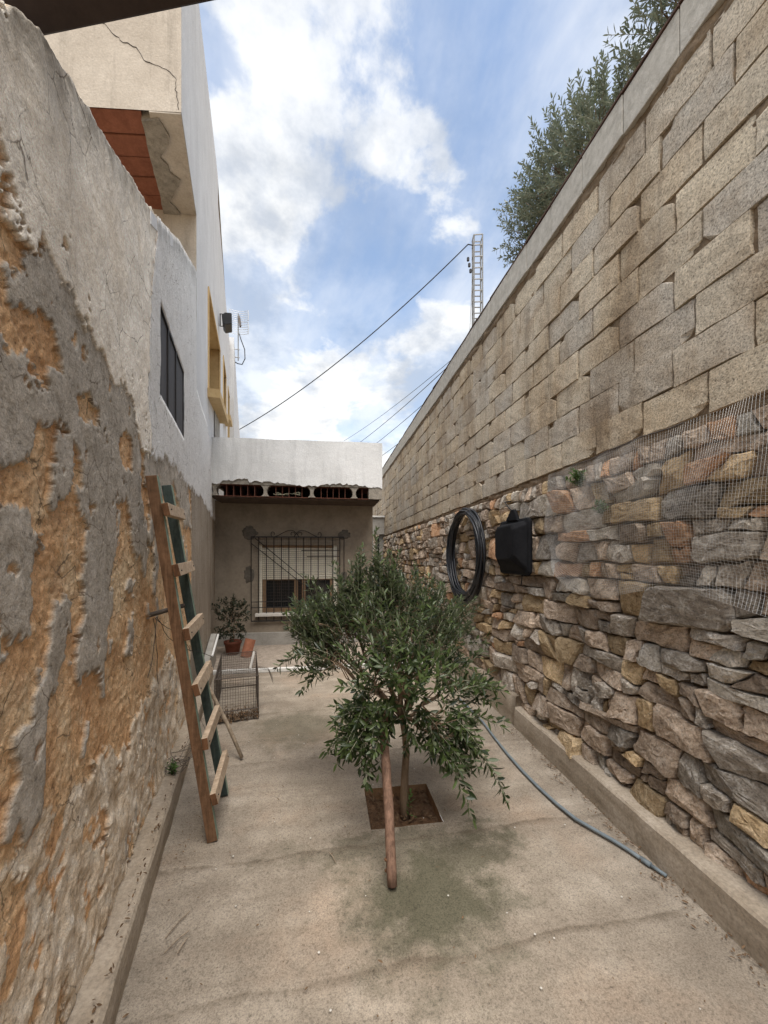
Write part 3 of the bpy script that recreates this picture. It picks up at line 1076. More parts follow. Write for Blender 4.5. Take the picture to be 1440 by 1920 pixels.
# roof slab and hidden body so the house has depth
mb = MB()
ys_r = [p[0] for p in ROOF if p[0] not in (7.46,)]
for ya, yb in zip(ys_r[:-1], ys_r[1:]):
    za, zb_ = roofz(ya) - .02, roofz(yb) - .02
    mb.add([(LX(ya, OFFU), ya, za), (LX(yb, OFFU), yb, zb_), (LX(yb, -4), yb, zb_), (LX(ya, -4), ya, za)], [(0, 1, 2, 3)])
mb.build('roof', RAWCON, house)
# window reveals, sills
for k, (y0_, y1_, b0, b1, t0, t1, dd) in enumerate(OPEN):
    w = MB()
    P = lambda y, z, o_: (LX(y, o_), y, z)
    w.add([P(y0_, b0, -dd), P(y1_, b1, -dd), P(y1_, t1, -dd), P(y0_, t0, -dd)], [(0, 1, 2, 3)])
    wo_ = w.build('window', GREYW if k == 0 else DARKIN, house)
    r = MB()
    of = OFFU + .004
    r.add([P(y0_, t0, of), P(y1_, t1, of), P(y1_, t1, -dd), P(y0_, t0, -dd)], [(0, 1, 2, 3)])
    r.add([P(y1_, b1, of), P(y1_, t1, of), P(y1_, t1, -dd), P(y1_, b1, -dd)], [(0, 1, 2, 3)])
    r.add([P(y0_, b0, of), P(y0_, t0, of), P(y0_, t0, -dd), P(y0_, b0, -dd)], [(0, 1, 2, 3)])
    r.add([P(y0_, b0, of), P(y1_, b1, of), P(y1_, b1, -dd), P(y0_, b0, -dd)], [(0, 1, 2, 3)])
    r.build('reveal', OCHREP, wo_)
    bd = MB()   # painted band round the opening, 12 mm proud
    wd = .055
    for (a, b) in (((y0_, b0), (y0_, t0)), ((y0_, t0), (y1_, t1)), ((y1_, t1), (y1_, b1))):
        bd.beam((LX(a[0], OFFU + .006), a[0], a[1]), (LX(b[0], OFFU + .006), b[0], b[1]), wd * .9, .024, LNOR)
    bd.build('frame', OCHREP, wo_)
    if k < 2:
        s_ = MB()
        s_.beam(P(y0_ - .06, b0 - .06, .07), P(y1_ + .06, b1 - .06, .07), .20, .11, (0, 0, 1))
        s_.build('sill', OCHREP, wo_)
# grey recessed panel under the large ochre window
mb = MB()
quad_wall(mb, 6.5, 7.7, 3.25, 3.25, 4.12, 3.88, OFFU + .012)
mb.build('grey_panel', GREYW, house)

# overhanging storey: end wall facing the yard, red soffit, edge beam, lower end wall
zs0 = 5.10
Fp = lambda x: 3.32 - .10 * (x - LX(3.32))      # front edge line of the overhang
mb = MB()
xr = LX(3.32, OFFU)
mb.add([(xr, Fp(xr), zs0), (xr - 3.5, Fp(xr - 3.5), zs0), (xr - 3.5, Fp(xr - 3.5), 7.45), (xr, Fp(xr), 7.45)], [(0, 1, 2, 3)])
mb.build('end_wall', BEIGE, house)
mb = MB()
xb = LX(4.28, OFFU)
mb.add([(xb, 4.283, 4.2), (xb - 3.5, 4.283 + .1, 4.2), (xb - 3.5, 4.383, zs0 + .1), (xb, 4.283, zs0 + .1)], [(0, 1, 2, 3)])
mb.build('lower_end_wall', BEIGE, house)
nst = 5
for i in range(nst):
    a, b = i / nst, (i + 1) / nst
    mb = MB()
    y_a, y_b = 3.34 + .95 * a, 3.34 + .95 * b - .012
    pts = []
    for (yy, of) in ((y_a, -.31), (y_b, -.31)):
        pts.append((LX(yy, of), yy + .03, zs0 + .012 - .006 * (i % 2)))
    x0_, x1_ = pts[0], pts[1]
    poly = [x0_, x1_, (x1_[0] - 3.0, x1_[1] + .3, x1_[2]), (x0_[0] - 3.0, x0_[1] + .3, x0_[2])]
    mb.prism(poly, (0, 0, .05))
    mb.build('soffit_tile', TERRA_SOF, house)
mb = MB()
ragL, ragR = [], []
for i_ in range(15):
    yy = 3.375 + .900 * i_ / 14
    ragL.append((LX(yy, -.31 + rng.uniform(-.006, .006)), yy + .03, zs0 - .03))
    ragR.append((LX(yy, -.15 + .05 * math.sin(i_ * .9) + rng.uniform(-.03, .03)), yy, zs0 - .03))
mb.prism(ragL + ragR[::-1], (0, 0, .1))
mb.build('edge_beam', RAWCON, house)
mb = MB()
mb.prism([(LX(3.325, -.24), 3.345, zs0 - .012), (LX(4.282, -.24), 4.283, zs0 - .012), (LX(4.282, OFFU - .002), 4.283, zs0 - .012), (LX(3.325, OFFU - .002), 3.323, zs0 - .012)], (0, 0, .06))
mb.build('soffit_plaster', BEIGE, house)
# diagonal settlement crack across the end wall: a dark tube on the face stands for its shaded gap
cr = [(-1.98, 5.99), (-1.85, 5.80), (-1.74, 5.77), (-1.66, 5.68), (-1.60, 5.63), (-1.50, 5.60), (-1.44, 5.50), (-1.36, 5.47), (-1.27, 5.44), (-1.20, 5.38), (-1.19, 5.30), (-1.185, 5.22), (-1.17, 5.12)]
mb = MB()
pts = []
for i, (x, z) in enumerate(cr):
    pts.append((x, Fp(x) - .001, z))
    if i < len(cr) - 1:
        x2, z2 = cr[i + 1]
        for f_ in (.35, .7):
            xx, zz = x + (x2 - x) * f_ + rng.uniform(-.012, .012), z + (z2 - z) * f_ + rng.uniform(-.015, .015)
            pts.append((xx, Fp(xx) - .001, zz))
mb.tube(pts, [.0036 * rng.uniform(.35, 1.0) for _ in pts], 4)
mb.build('crack', DARKIN, house)

# second house farther along, set slightly forward
h2 = thing('neighbouring_house', 'pale house front farther along the street behind the antenna', 'house', (LX(14), 14, 0))
mb = MB()
rr = [(12.1, 8.12), (13, 8.05), (16, 8.0), (22, 8.1)]
for (a, za), (b, zb_) in zip(rr[:-1], rr[1:]):
    o1 = .15
    mb.add([(LX(a, o1), a, 0), (LX(b, o1), b, 0), (LX(b, o1), b, zb_), (LX(a, o1), a, za)], [(0, 1, 2, 3)])
    mb.add([(LX(a, o1), a, za), (LX(b, o1), b, zb_), (LX(b, -5), b, zb_), (LX(a, -5), a, za)], [(0, 1, 2, 3)])
mb.add([(LX(12.1, .15), 12.1, 0), (LX(12.1, .15), 12.1, 8.12), (LX(12.1, -5), 12.1, 8.12), (LX(12.1, -5), 12.1, 0)], [(0, 1, 2, 3)])
mb.add([(LX(22, .15), 22, 0), (LX(22, .15), 22, 8.1), (LX(22, -5), 22, 8.1), (LX(22, -5), 22, 0)], [(0, 1, 2, 3)])
mb.build('wall', HOUSE, h2)
mb = MB()
mb.beam((LX(17.5, .17), 17.5, 4.2), (LX(17.5, .17), 17.5, 6.4), .9, .05, LNOR)
mb.build('shutter', OCHREP, h2)

# ================================================================== annex at the end of the yard
annex = thing('annex', 'low flat-roofed outbuilding with white parapet and barred window at the yard end', 'outbuilding', (-.4, 6.75, 0))
YF, YB = 6.06, 6.75
XL, XR = -1.72, .90
gy0, gy1 = -1.12, .205       # window opening
gz0, gz1 = .52, 1.72
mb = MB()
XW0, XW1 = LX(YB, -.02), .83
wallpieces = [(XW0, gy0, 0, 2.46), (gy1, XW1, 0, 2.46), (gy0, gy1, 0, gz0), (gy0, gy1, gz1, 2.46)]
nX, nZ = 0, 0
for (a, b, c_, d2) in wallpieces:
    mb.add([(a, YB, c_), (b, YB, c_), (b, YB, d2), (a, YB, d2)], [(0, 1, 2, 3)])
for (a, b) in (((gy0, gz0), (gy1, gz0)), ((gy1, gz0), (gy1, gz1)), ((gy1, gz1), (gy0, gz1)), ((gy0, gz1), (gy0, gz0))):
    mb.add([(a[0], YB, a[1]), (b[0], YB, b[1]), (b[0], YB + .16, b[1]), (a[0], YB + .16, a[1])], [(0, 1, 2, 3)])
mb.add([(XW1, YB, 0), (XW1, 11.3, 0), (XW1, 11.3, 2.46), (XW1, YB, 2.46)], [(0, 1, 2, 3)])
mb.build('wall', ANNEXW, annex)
mb = MB()
mb.box(((XW0 + XW1) / 2, YB - .012, .11), (XW1 - XW0, .03, .26))
mb.build('plinth', GREYW, annex, bevel=.006)
# roof slab, soffit
mb = MB()
mb.box(((XL + XR) / 2 - .0, 8.75, 2.96), (XR - XL - .02, 5.15, .66))
mb.build('roof', RAWCON, annex)
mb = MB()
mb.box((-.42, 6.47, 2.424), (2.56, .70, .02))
mb.build('soffit', plain('shaded_soffit', (.05, .036, .028), (.115, .085, .065), 9, 0.95), annex)  # dirty concrete tone, darkened further to stand for shade under the canopy
# white parapet face with a ragged broken lower edge
top = [(XL, 3.30), (-1.2, 3.312), (-.7, 3.305), (-.45, 3.318), (0, 3.318), (.5, 3.328), (XR, 3.325)]
bot = []
x = XR
while x > XL:
    base = 2.635 + .025 * math.sin(x * 5.0) + (.05 if -1.55 < x < -1.15 else 0)
    bot.append((x, base + rng.uniform(-.016, .016)))
    x -= rng.uniform(.018, .05)
bot.append((XL, 2.65))
ring = [(XL, 3.30)] + top[1:] + bot
mb = MB()
mb.prism([(p[0], YF, p[1]) for p in ring], (0, .06, 0))
mb.add([(XR, YF + .002, 2.66), (XR, 11.3, 2.66), (XR, 11.3, 3.32), (XR, YF + .002, 3.325)], [(0, 1, 2, 3)])
mb.build('parapet', PARAPET, annex)
mb = MB()
mb.box(((XL + XR) / 2, YF + .055, 2.665), (XR - XL - .01, .07, .10))
mb.box((.79, YF + .07, 2.525), (.21, .12, .18))
mb.build('slab_edge', RAWCON, annex)
# hollow ceramic infill blocks showing in the broken edge
pill = [-1.64, -.905, -.205, .455]
opens = [(-1.58, -.965), (-.85, -.26), (-.155, .405), (.50, .665)]
for cxp in pill:
    mb = MB()
    prof = [(-.075, 2.61), (-.045, 2.585), (-.026, 2.545), (-.024, 2.50), (-.036, 2.465), (-.062, 2.442), (.062, 2.442), (.036, 2.465), (.024, 2.50), (.026, 2.545), (.045, 2.585), (.075, 2.61)]
    mb.prism([(cxp + px_, YF + .03, pz) for px_, pz in prof], (0, .12, 0))
    mb.build('rib', RAWCON, annex)
for (a, b) in opens:
    mb = MB()
    mb.box(((a + b) / 2, YF + .30, 2.4375), (b - a + .1, .52, .010))
    mb.box(((a + b) / 2, YF + .30, 2.612), (b - a + .1, .52, .010))
    blk = mb.build('hollow_block', TERRA_DK, annex)
    m2 = MB()
    m2.box(((a + b) / 2, YF + .56, 2.525), (b - a + .12, .01, .18))
    m2.build('cavity_back', DARKIN, blk)  # dark sheet stands for the shade deep inside the block
    nw = 5 if b - a > .3 else 1
    for j in range(nw):
        xx = a + (b - a) * (j + 1) / (nw + 1)
        m2 = MB()
        m2.box((xx, YF + .22, 2.525), (.008, .34, .165))
        m2.build('web', TERRA_DK, blk)
mb = MB()
for k in range(9):
    p = Vector((-.68 + rng.uniform(-.1, .25), YF + .06, 2.49))
    pts = [p]
    for j in range(5):
        p = p + Vector((rng.uniform(-.05, .07), rng.uniform(-.02, .02), rng.uniform(-.025, .028)))
        p.z = min(2.58, max(2.475, p.z))
        pts.append(p)
    mb.tube(pts, .005, 4)
tag(stuff(mb.build('dry_twigs', TWIG)), 'dry grass and twigs stuffed in the broken middle roof block', 'twigs')

# window behind the grille
w = MB()
w.box(((gy0 + gy1) / 2, YB + .13, (gz0 + gz1) / 2), (gy1 - gy0 + .04, .02, gz1 - gz0 + .04))
wo_ = w.build('window', DARKIN, annex)
sh = MB()
ns = 16
zt_, zb2 = 1.68, 1.13
for i in range(ns):
    za = zb2 + (zt_ - zb2) * i / ns
    h_ = (zt_ - zb2) / ns
    prof = [(YB + .072, za), (YB + .060, za + h_ * .2), (YB + .057, za + h_ * .5), (YB + .062, za + h_ * .85), (YB + .072, za + h_ * .92)]
    sh.prism([(gy0 + .05, y, z) for y, z in prof], (gy1 - gy0 - .10, 0, 0))
sh.build('roller_shutter', SHUT, wo_)
m_ = MB()
m_.box(((gy0 + gy1) / 2, YB + .07, 1.70), (gy1 - gy0 - .04, .04, .05))
m_.build('shutter_box', WINFR, wo_)
for xx in (gy0 + .03, gy1 - .03):
    m_ = MB()
    m_.box((xx, YB + .07, (gz0 + gz1) / 2), (.055, .06, gz1 - gz0))
    m_.build('jamb', SHUT, wo_)
for (a, b) in ((gy0 + .06, -.47), (-.40, gy1 - .06)):
    m_ = MB()
    for zz in (.60, 1.15):
        m_.box(((a + b) / 2, YB + .095, zz), (b - a, .035, .07))
    for xx in (a + .03, b - .03):
        m_.box((xx, YB + .096, .875), (.06, .034, .48))
    fr_ = m_.build('sash', WINFR, wo_)
    m_ = MB()
    m_.add([(a, YB + .105, .6), (b, YB + .105, .6), (b, YB + .105, 1.15), (a, YB + .105, 1.15)], [(0, 1, 2, 3)])
    m_.build('pane', GLASS, fr_)
m_ = MB()
m_.box(((gy0 + gy1) / 2, YB + .03, gz0 + .02), (gy1 - gy0 + .08, .22, .05))
m_.build('sill', SILLM, wo_, bevel=.006)
# fine wire net fixed behind the bars
m_ = MB()
x = gy0
while x < gy1:
    m_.tube([(x, YB - .006, .46), (x, YB - .006, 1.84)], .0011, 3, False)
    x += .035
z = .46
while z < 1.84:
    m_.tube([(gy0 - .06, YB - .008, z), (gy1 + .04, YB - .008, z)], .0011, 3, False)
    z += .05
m_.build('wire_net', RUSTW, wo_)
# iron grille
gr = MB()
YG = YB - .045
GX0, GX1, GZ0, GZ1 = -1.225, .25, .437, 1.852


def bar(p, q, r=.008, name='bar', par=None, n=6):
    m = MB()
    m.tube([p, q], r, n)
    return m.build(name, IRON, par)


gm = MB()
gm.beam((GX0, YG, GZ1), (.325, YG, GZ1 + .006), .014, .02)
grille = gm.build('grille', IRON, annex)
gm = MB()
gm.beam((GX0, YG, GZ0), (GX1 + .02, YG, GZ0), .014, .02)
gm.build('bottom_rail', IRON, grille)
for i in range(13):
    xx = GX0 + (GX1 - GX0) * i / 12
    bar((xx, YG, GZ0), (xx, YG, GZ1), .0075, 'bar', grille)
bar((.323, YG, GZ0), (.323, YG, GZ1), .0075, 'bar', grille)
for (p, q) in (((GX0, 1.745), (-.375, 1.05)), ((GX0 + .06, GZ1 - .02), (-.375, 1.16)), ((-.40, 1.625), (GX1, 1.63)), ((-.31, 1.525), (GX1, 1.53)), ((GX0, .76), (-.56, .765)), ((GX0, .665), (-.56, .67))):
    bar((p[0], YG - .009, p[1]), (q[0], YG - .009, q[1]), .007, 'bar', grille)
for sg in (-1, 1):    # scrolls on the top rail
    c0 = -.485
    def scroll(pts, nm='scroll'):
        m = MB()
        m.tube([(c0 + sg * px_, YG, GZ1 + pz) for px_, pz in pts], .0055, 5)
        m.build(nm, IRON, grille)
    pts = []
    for i in range(14):     # inner curl
        a = -1.6 + i * .45
        rr_ = .052 - i * .0024
        pts.append((.065 + math.cos(a) * rr_ * -1, .052 + math.sin(a) * rr_))
    arm = [(.36, .005), (.30, .028), (.22, .075), (.15, .108), (.09, .118), (.04, .105), (.005, .07), (-.02, .035), (-.05, .005)]
    scroll(arm)
    scroll(pts)
    pts = [(.36, .005)]
    for i in range(12):
        a = -1.2 + i * .45
        rr_ = .048 - i * .0022
        pts.append((.385 + math.cos(a) * rr_ * .8, .052 + math.sin(a) * rr_))
    scroll(pts)
# fresh cement daubs where the grille is let into the wall
for (cx_, cz_, rx, rz) in ((-1.27, 1.93, .15, .14), (.335, 1.90, .12, .10), (-1.27, 1.22, .10, .16), (.33, 1.17, .07, .12)):
    n = 26
    pts, V, F = [], [(cx_, YB - .013, cz_)], []
    for i in range(n):
        a = 2 * math.pi * i / n
        k = rng.uniform(.72, 1.12)
        V.append((cx_ + math.cos(a) * rx * k * .7, YB - .011, cz_ + math.sin(a) * rz * k * .7))
    for i in range(n):
        p = V[1 + i]
        V.append((cx_ + (p[0] - cx_) * 1.35, YB + .001, cz_ + (p[2] - cz_) * 1.35))
    for i in range(n):
        j = (i + 1) % n
        F.append((0, 1 + i, 1 + j))
        F.append((1 + i, 1 + n + i, 1 + n + j, 1 + j))
    mesh_obj('cement_daub', V, F, STAINC, annex)

# passage gate beyond the annex
gate = thing('passage_gate', 'grey metal gate under a concrete lintel at the end of the side passage', 'gate', (1.27, 11.25, 0))
mb = MB()
mb.box((1.275, 11.25, 2.44), (.885, .18, .50))
mb.build('lintel', GREYW, gate)
mb = MB()
mb.box((1.275, 11.24, 2.71), (.9, .25, .045))
mb.build('lintel_cap', WHITEP, gate)
mb = MB()
mb.box((1.12, 11.26, 1.09), (.56, .04, 2.20))
mb.build('gate_leaf', GATE, gate)
mb = MB()
mb.box((1.55, 11.26, 1.08), (.05, .05, 2.14))
mb.build('gate_post', IRON, gate)
mb = MB()
mb.box((1.65, 11.27, 1.09), (.14, .03, 2.20))
mb.build('side_panel', GREYW, gate)

# ================================================================== right boundary wall
XB = 1.72
bw = thing('boundary_wall', 'tall boundary wall of concrete blocks laid on a rubble stone base', 'wall', (1.85, 3.5, 0))
ZS = 2.145           # stone top / block bottom
mb = MB()
mb.box((2.0, 8.5, 2.05), (.40, 18.8, 4.1))
mb.build('wall_core', MORTAR, bw)
# mortar face (displaced) between the stones and behind the blocks
yg = np.concatenate([axis(.3, 5, .02), axis(5, 17.5, .06)[1:]])
zg = axis(.05, 3.96, .02)
Yg, Zg = np.meshgrid(yg, zg, indexing='ij')
dep = np.where(Zg < ZS, 1.762, 1.7395) + fbm(Yg * 7, Zg * 7, 4, 5, .6) * np.where(Zg < ZS, .034, .020) + fbm(Yg * 40, Zg * 40, 8, 3) * .005
dep = np.where((Zg > ZS - .03) & (Zg < ZS + .012), dep - .020 - .018 * fbm(Yg * 9, Zg * 20, 12, 4), dep)
dep = np.where(Zg > 3.875, 1.722 + fbm(Yg * 9, Zg * 12, 22, 5, .6) * .035, dep)
ix = np.arange(len(yg) * len(zg)).reshape(len(yg), len(zg))
qd = np.stack([ix[:-1, :-1], ix[:-1, 1:], ix[1:, 1:], ix[1:, :-1]], -1)
V_all = np.stack([dep, Yg, Zg], -1).reshape(-1, 3)
low_m = ((Zg[:-1, :-1] + Zg[1:, 1:]) / 2) < ZS - .0
fast_mesh('mortar_bed', V_all, qd[low_m], MORTAR, bw)
fast_mesh('block_mortar', V_all, qd[~low_m], MORTAR2, bw)

# ---- concrete blocks
BL, BH = .365, .193


def block_mesh(seed, L=.355, H=.185, D=.11):
    r = random.Random(seed)
    ny_, nz_ = 5, 4
    V, F = [], []
    chip = r.choice([None, None, 0, 1, 2, 3])
    sx = r.uniform(-.004, .004)
    for k, (dx, inset) in enumerate(((0, 0), (.012, -.004))):
        pass
    # front grid
    for i in range(ny_ + 1):
        for j in range(nz_ + 1):
            y = (i / ny_ - .5) * L
            z = (j / nz_ - .5) * H
            edge = i in (0, ny_) or j in (0, nz_)
            corner = i in (0, ny_) and j in (0, nz_)
            d = r.uniform(-.0018, .0018)
            if edge:
                d += r.uniform(.0003, .0025)
                if i in (0, ny_):
                    y += r.uniform(-.0035, .0035)
                if j in (0, nz_):
                    z += r.uniform(-.004, .0035)
            if corner:
                d += r.uniform(.0, .004)
                ci = (0 if i == 0 else 1) + (0 if j == 0 else 2)
                if chip == ci:
                    s_ = r.uniform(.012, .035)
                    y -= math.copysign(s_, y)
                    z -= math.copysign(s_ * .8, z)
                    d += .012
            V.append((d + y * sx, y, z))
    w_ = nz_ + 1
    for i in range(ny_):
        for j in range(nz_):
            F.append((i * w_ + j, i * w_ + j + 1, (i + 1) * w_ + j + 1, (i + 1) * w_ + j))
    loop = [i * w_ for i in range(ny_ + 1)] + [ny_ * w_ + j for j in range(1, nz_ + 1)] + [i * w_ + nz_ for i in range(ny_ - 1, -1, -1)] + [j for j in range(nz_ - 1, 0, -1)]
    n0 = len(V)
    for q_ in loop:
        p = V[q_]
        V.append((D, p[1], p[2]))
    m_ = len(loop)
    for k in range(m_):
        F.append((loop[k], loop[(k + 1) % m_], n0 + (k + 1) % m_, n0 + k))
    me = bpy.data.meshes.new('block')
    me.from_pydata(V, [], F)
    me.materials.append(BLOCK)
    me.update()
    return me


BM = [block_mesh(100 + i) for i in range(16)]
BWL = world_loc(bw)
nb = 0
slots = []
for row in range(9):
    zc = ZS + .012 + BH * (row + .5)
    y = .98 - (BL / 2 if row % 2 else 0) + rng.uniform(-.05, .05)
    while y < 17.0:
        if y > .85:
            slots.append((y, row, zc))
        y += BL
slots.sort()
farV, farF = [], []
for (y, row, zc) in slots:
    sag = .012 * math.sin(y * .8 + row)
    loc = Vector((XB + rng.uniform(-.006, .006), y, zc + sag * .4 + rng.uniform(-.003, .003)))
    rot = (rng.uniform(-.012, .012), rng.uniform(-.015, .015), rng.uniform(-.015, .015))
    scl = Vector((1, rng.uniform(.97, 1.005), rng.uniform(.965, 1.02)))
    me = rng.choice(BM)
    if nb < 299:
        o = bpy.data.objects.new('block', me)
        COL.objects.link(o)
        o.parent = bw
        o.location = loc - BWL
        o.rotation_euler = rot
        o.scale = scl
        nb += 1
    else:
        n0 = len(farV)
        farV += [tuple(loc + Vector((v.co.x, v.co.y * scl.y, v.co.z * scl.z))) for v in me.vertices]
        farF += [tuple(i_ + n0 for i_ in p.vertices) for p in me.polygons]
stuff(mesh_obj('far_blocks', farV, farF, BLOCK, bw))
# coping slabs and the dark tiles laid over them
y = .92
k = 0
while y < 17.0:
    m = MB()
    m.box((XB + .045 + rng.uniform(-.003, .003), y + .175, 4.065 + rng.uniform(-.004, .004)), (.13, .352, .235))
    m.build('coping_slab', CAPM, bw, bevel=.004)
    m = MB()
    m.box((XB + .05, y + .18 + rng.uniform(-.01, .01), 4.193 + (k % 2) * .005), (.15, .372, .012), Matrix.Rotation(rng.uniform(-.05, .05), 3, 'X') @ Matrix.Rotation(rng.uniform(-.02, .02), 3, 'Z'))
    m.build('coping_tile', ROOFTILE, bw)
    y += .358
    k += 1

# ---- rubble stones: power-diagram cells over the wall face
rs = random.Random(21)
SY0, SY1, SZ0, SZ1 = .75, 14.0, .15, ZS - .035
stones = []
zline = SZ0
krow = 0


def bed(k, base, y):
    a = np.array(float(y))
    return base + .055 * float(fbm(a * .9, a * 0 + k * 7.3, 300 + k, 3)) + .024 * float(fbm(a * 4.5, a * 0 + k * 3.1, 400 + k, 2))


rows = []
while zline < SZ1 - .03:
    h_ = rs.choice((.09, .11, .125, .14, .16, .18, .20))
    if zline + h_ > SZ1 - .04:
        h_ = SZ1 - zline
    rows.append((zline, zline + h_))
    zline += h_
for k, (za, zb_) in enumerate(rows):
    h_ = zb_ - za
    lo = (lambda y, k=k, za=za: za if k == 0 else bed(k, za, y))
    hi = (lambda y, k=k, zb_=zb_: zb_ if k == len(rows) - 1 else bed(k + 1, zb_, y))
    y = SY0 - rs.uniform(0, .1)
    sl = 0.0
    while y < SY1:
        w_ = min(.42, max(.055, h_ * rs.choice((.6, .8, 1.0, 1.2, 1.5, 1.8, 2.2, 2.6)) * rs.uniform(.85, 1.15)))
        y2 = y + w_
        sl2 = rs.uniform(-.5, .5) * h_
        yb0, yt0, yb1, yt1 = y - sl / 2, y + sl / 2, y2 - sl2 / 2, y2 + sl2 / 2
        B0, B1 = (yb0, lo(yb0)), (yb1, lo(yb1))
        T0, T1 = (yt0, hi(yt0)), (yt1, hi(yt1))
        r_ = math.sqrt(w_ * h_) * .5
        u = rs.random()
        if h_ > .095 and u < .46 and w_ > .1:
            f0, f1 = rs.uniform(.3, .68), rs.uniform(.3, .68)
            M0 = (B0[0] + (T0[0] - B0[0]) * f0, B0[1] + (T0[1] - B0[1]) * f0)
            M1 = (B1[0] + (T1[0] - B1[0]) * f1, B1[1] + (T1[1] - B1[1]) * f1)
            mid_ = rs.uniform(.3, .7)
            Mm = (M0[0] + (M1[0] - M0[0]) * mid_, M0[1] + (M1[1] - M0[1]) * mid_ + rs.uniform(-.16, .16) * h_)
            bm_ = rs.uniform(.35, .65)
            if rs.random() < .5:
                Bm_ = (B0[0] + (B1[0] - B0[0]) * bm_, lo(B0[0] + (B1[0] - B0[0]) * bm_))
                stones.append(([B0, Bm_, Mm, M0], r_ * .6))
                stones.append(([Bm_, B1, M1, Mm], r_ * .6))
                stones.append(([M0, Mm, M1, T1, T0], r_ * .7))
            else:
                Tm_ = (T0[0] + (T1[0] - T0[0]) * bm_, hi(T0[0] + (T1[0] - T0[0]) * bm_))
                stones.append(([B0, B1, M1, Mm, M0], r_ * .7))
                if w_ > .2:
                    stones.append(([M0, Mm, Tm_, T0], r_ * .6))
                    stones.append(([Mm, M1, T1, Tm_], r_ * .6))
                else:
                    stones.append(([M0, Mm, M1, T1, T0], r_ * .7))
        elif h_ > .07 and u < .55 and w_ > .12:
            # slanting split
            c0, c1 = rs.uniform(.25, .6), rs.uniform(.4, .75)
            pb_ = (B0[0] + (B1[0] - B0[0]) * c0, lo(B0[0] + (B1[0] - B0[0]) * c0))
            pt_ = (T0[0] + (T1[0] - T0[0]) * c1, hi(T0[0] + (T1[0] - T0[0]) * c1))
            stones.append(([B0, pb_, pt_, T0], r_ * .7))
            stones.append(([pb_, B1, T1, pt_], r_ * .7))
        else:
            f_ = rs.uniform(.3, .7)
            pm = B0[0] + (B1[0] - B0[0]) * f_
            qm = T0[0] + (T1[0] - T0[0]) * (1 - f_)
            stones.append(([B0, (pm, lo(pm)), B1, T1, (qm, hi(qm)), T0], r_))
        y, sl = y2, sl2


def stone_geo(poly, r, fine, rr):
    cy_ = sum(p[0] for p in poly) / len(poly)
    cz_ = sum(p[1] for p in poly) / len(poly)
    # outline: clipped corners, broken edges
    n = len(poly)
    out = []
    for i in range(n):
        p0, p, p1 = poly[i - 1], poly[i], poly[(i + 1) % n]
        l1 = math.hypot(p1[0] - p[0], p1[1] - p[1])
        if rr.random() < .55:
            c0, c1 = rr.uniform(.06, .24), rr.uniform(.06, .24)
            out.append((p[0] + (p0[0] - p[0]) * c0, p[1] + (p0[1] - p[1]) * c0))
            out.append((p[0] + (p1[0] - p[0]) * c1, p[1] + (p1[1] - p[1]) * c1))
        else:
            out.append(p)
        if l1 > (.06 if fine else .12):
            for t in ((.33, .66) if fine and l1 > .12 else (.5,)):
                t += rr.uniform(-.1, .1)
                out.append((p[0] + (p1[0] - p[0]) * t + rr.uniform(-.008, .008), p[1] + (p1[1] - p[1]) * t + rr.uniform(-.008, .006)))
    gap = rr.uniform(.002, .009)
    o2 = []
    for (y, z) in out:
        dy, dz_ = cy_ - y, cz_ - z
        L = math.hypot(dy, dz_) + 1e-6
        k = min(.3, gap / L) + rr.uniform(-.02, .03)
        o2.append((y + dy * k, z + dz_ * k))
    m = len(o2)
    d = rr.uniform(.026, .060) + r * rr.uniform(0, .30)
    # broken face: the lowest of a few slanting planes
    planes = []
    for k in range(rr.choice((1, 2, 2, 3))):
        planes.append((d + rr.uniform(0, .010), rr.uniform(-.30, .30), rr.uniform(-.42, .30), cy_ + rr.uniform(-.4, .4) * r, cz_ + rr.uniform(-.3, .3) * r))
    rings = [(1.0, -.01, 0), (rr.uniform(.97, 1.0), .72, .004), (rr.uniform(.88, .94), .98, .004), (rr.uniform(.58, .68), 1, .004), (rr.uniform(.26, .36), 1, .005)] if fine else [(1.0, -.01, 0), (.97, .75, .004), (.68, 1.0, .006)]
    V, F = [], []
    ocy, ocz = rr.uniform(-.2, .2) * r, rr.uniform(-.2, .2) * r

    def dep_(yy, zz):
        return max(.008, min(a + b * (yy - e) + c * (zz - f) for a, b, c, e, f in planes))
    for ri, (s_, dk, jit) in enumerate(rings):
        for (y, z) in o2:
            w_ = 1 - s_
            yy = cy_ + (y - cy_) * s_ + ocy * w_ + rr.uniform(-jit, jit)
            zz = cz_ + (z - cz_) * s_ + ocz * w_ + rr.uniform(-jit, jit)
            dd = dep_(yy, zz) * dk + rr.uniform(-jit, jit) * .7
            V.append((1.755 - dd, yy, zz))
    V.append((1.755 - dep_(cy_ + ocy, cz_ + ocz) - rr.uniform(0, .006), cy_ + ocy, cz_ + ocz))
    for ri in range(len(rings) - 1):
        for i in range(m):
            j = (i + 1) % m
            a, b, c, e = ri * m + i, ri * m + j, (ri + 1) * m + j, (ri + 1) * m + i
            if rr.random() < .5:
                F += [(a, e, b), (b, e, c)]
            else:
                F += [(a, c, b), (a, e, c)]
    L0_ = (len(rings) - 1) * m
    for i in range(m):
        F.append((L0_ + i, len(V) - 1, L0_ + (i + 1) % m))
    return V, F


def pick_mat(y, z, rr):
    x = rr.random()
    if z > 1.3 and y < 4:
        ws = (.36, .20, .22, .06, .16)
    else:
        ws = (.50, .22, .15, .04, .09)
    acc = 0
    for k, w_ in enumerate(ws):
        acc += w_
        if x < acc:
            return k
    return 0


def area(p):
    return abs(sum(p[i][0] * p[(i + 1) % len(p)][1] - p[(i + 1) % len(p)][0] * p[i][1] for i in range(len(p)))) / 2


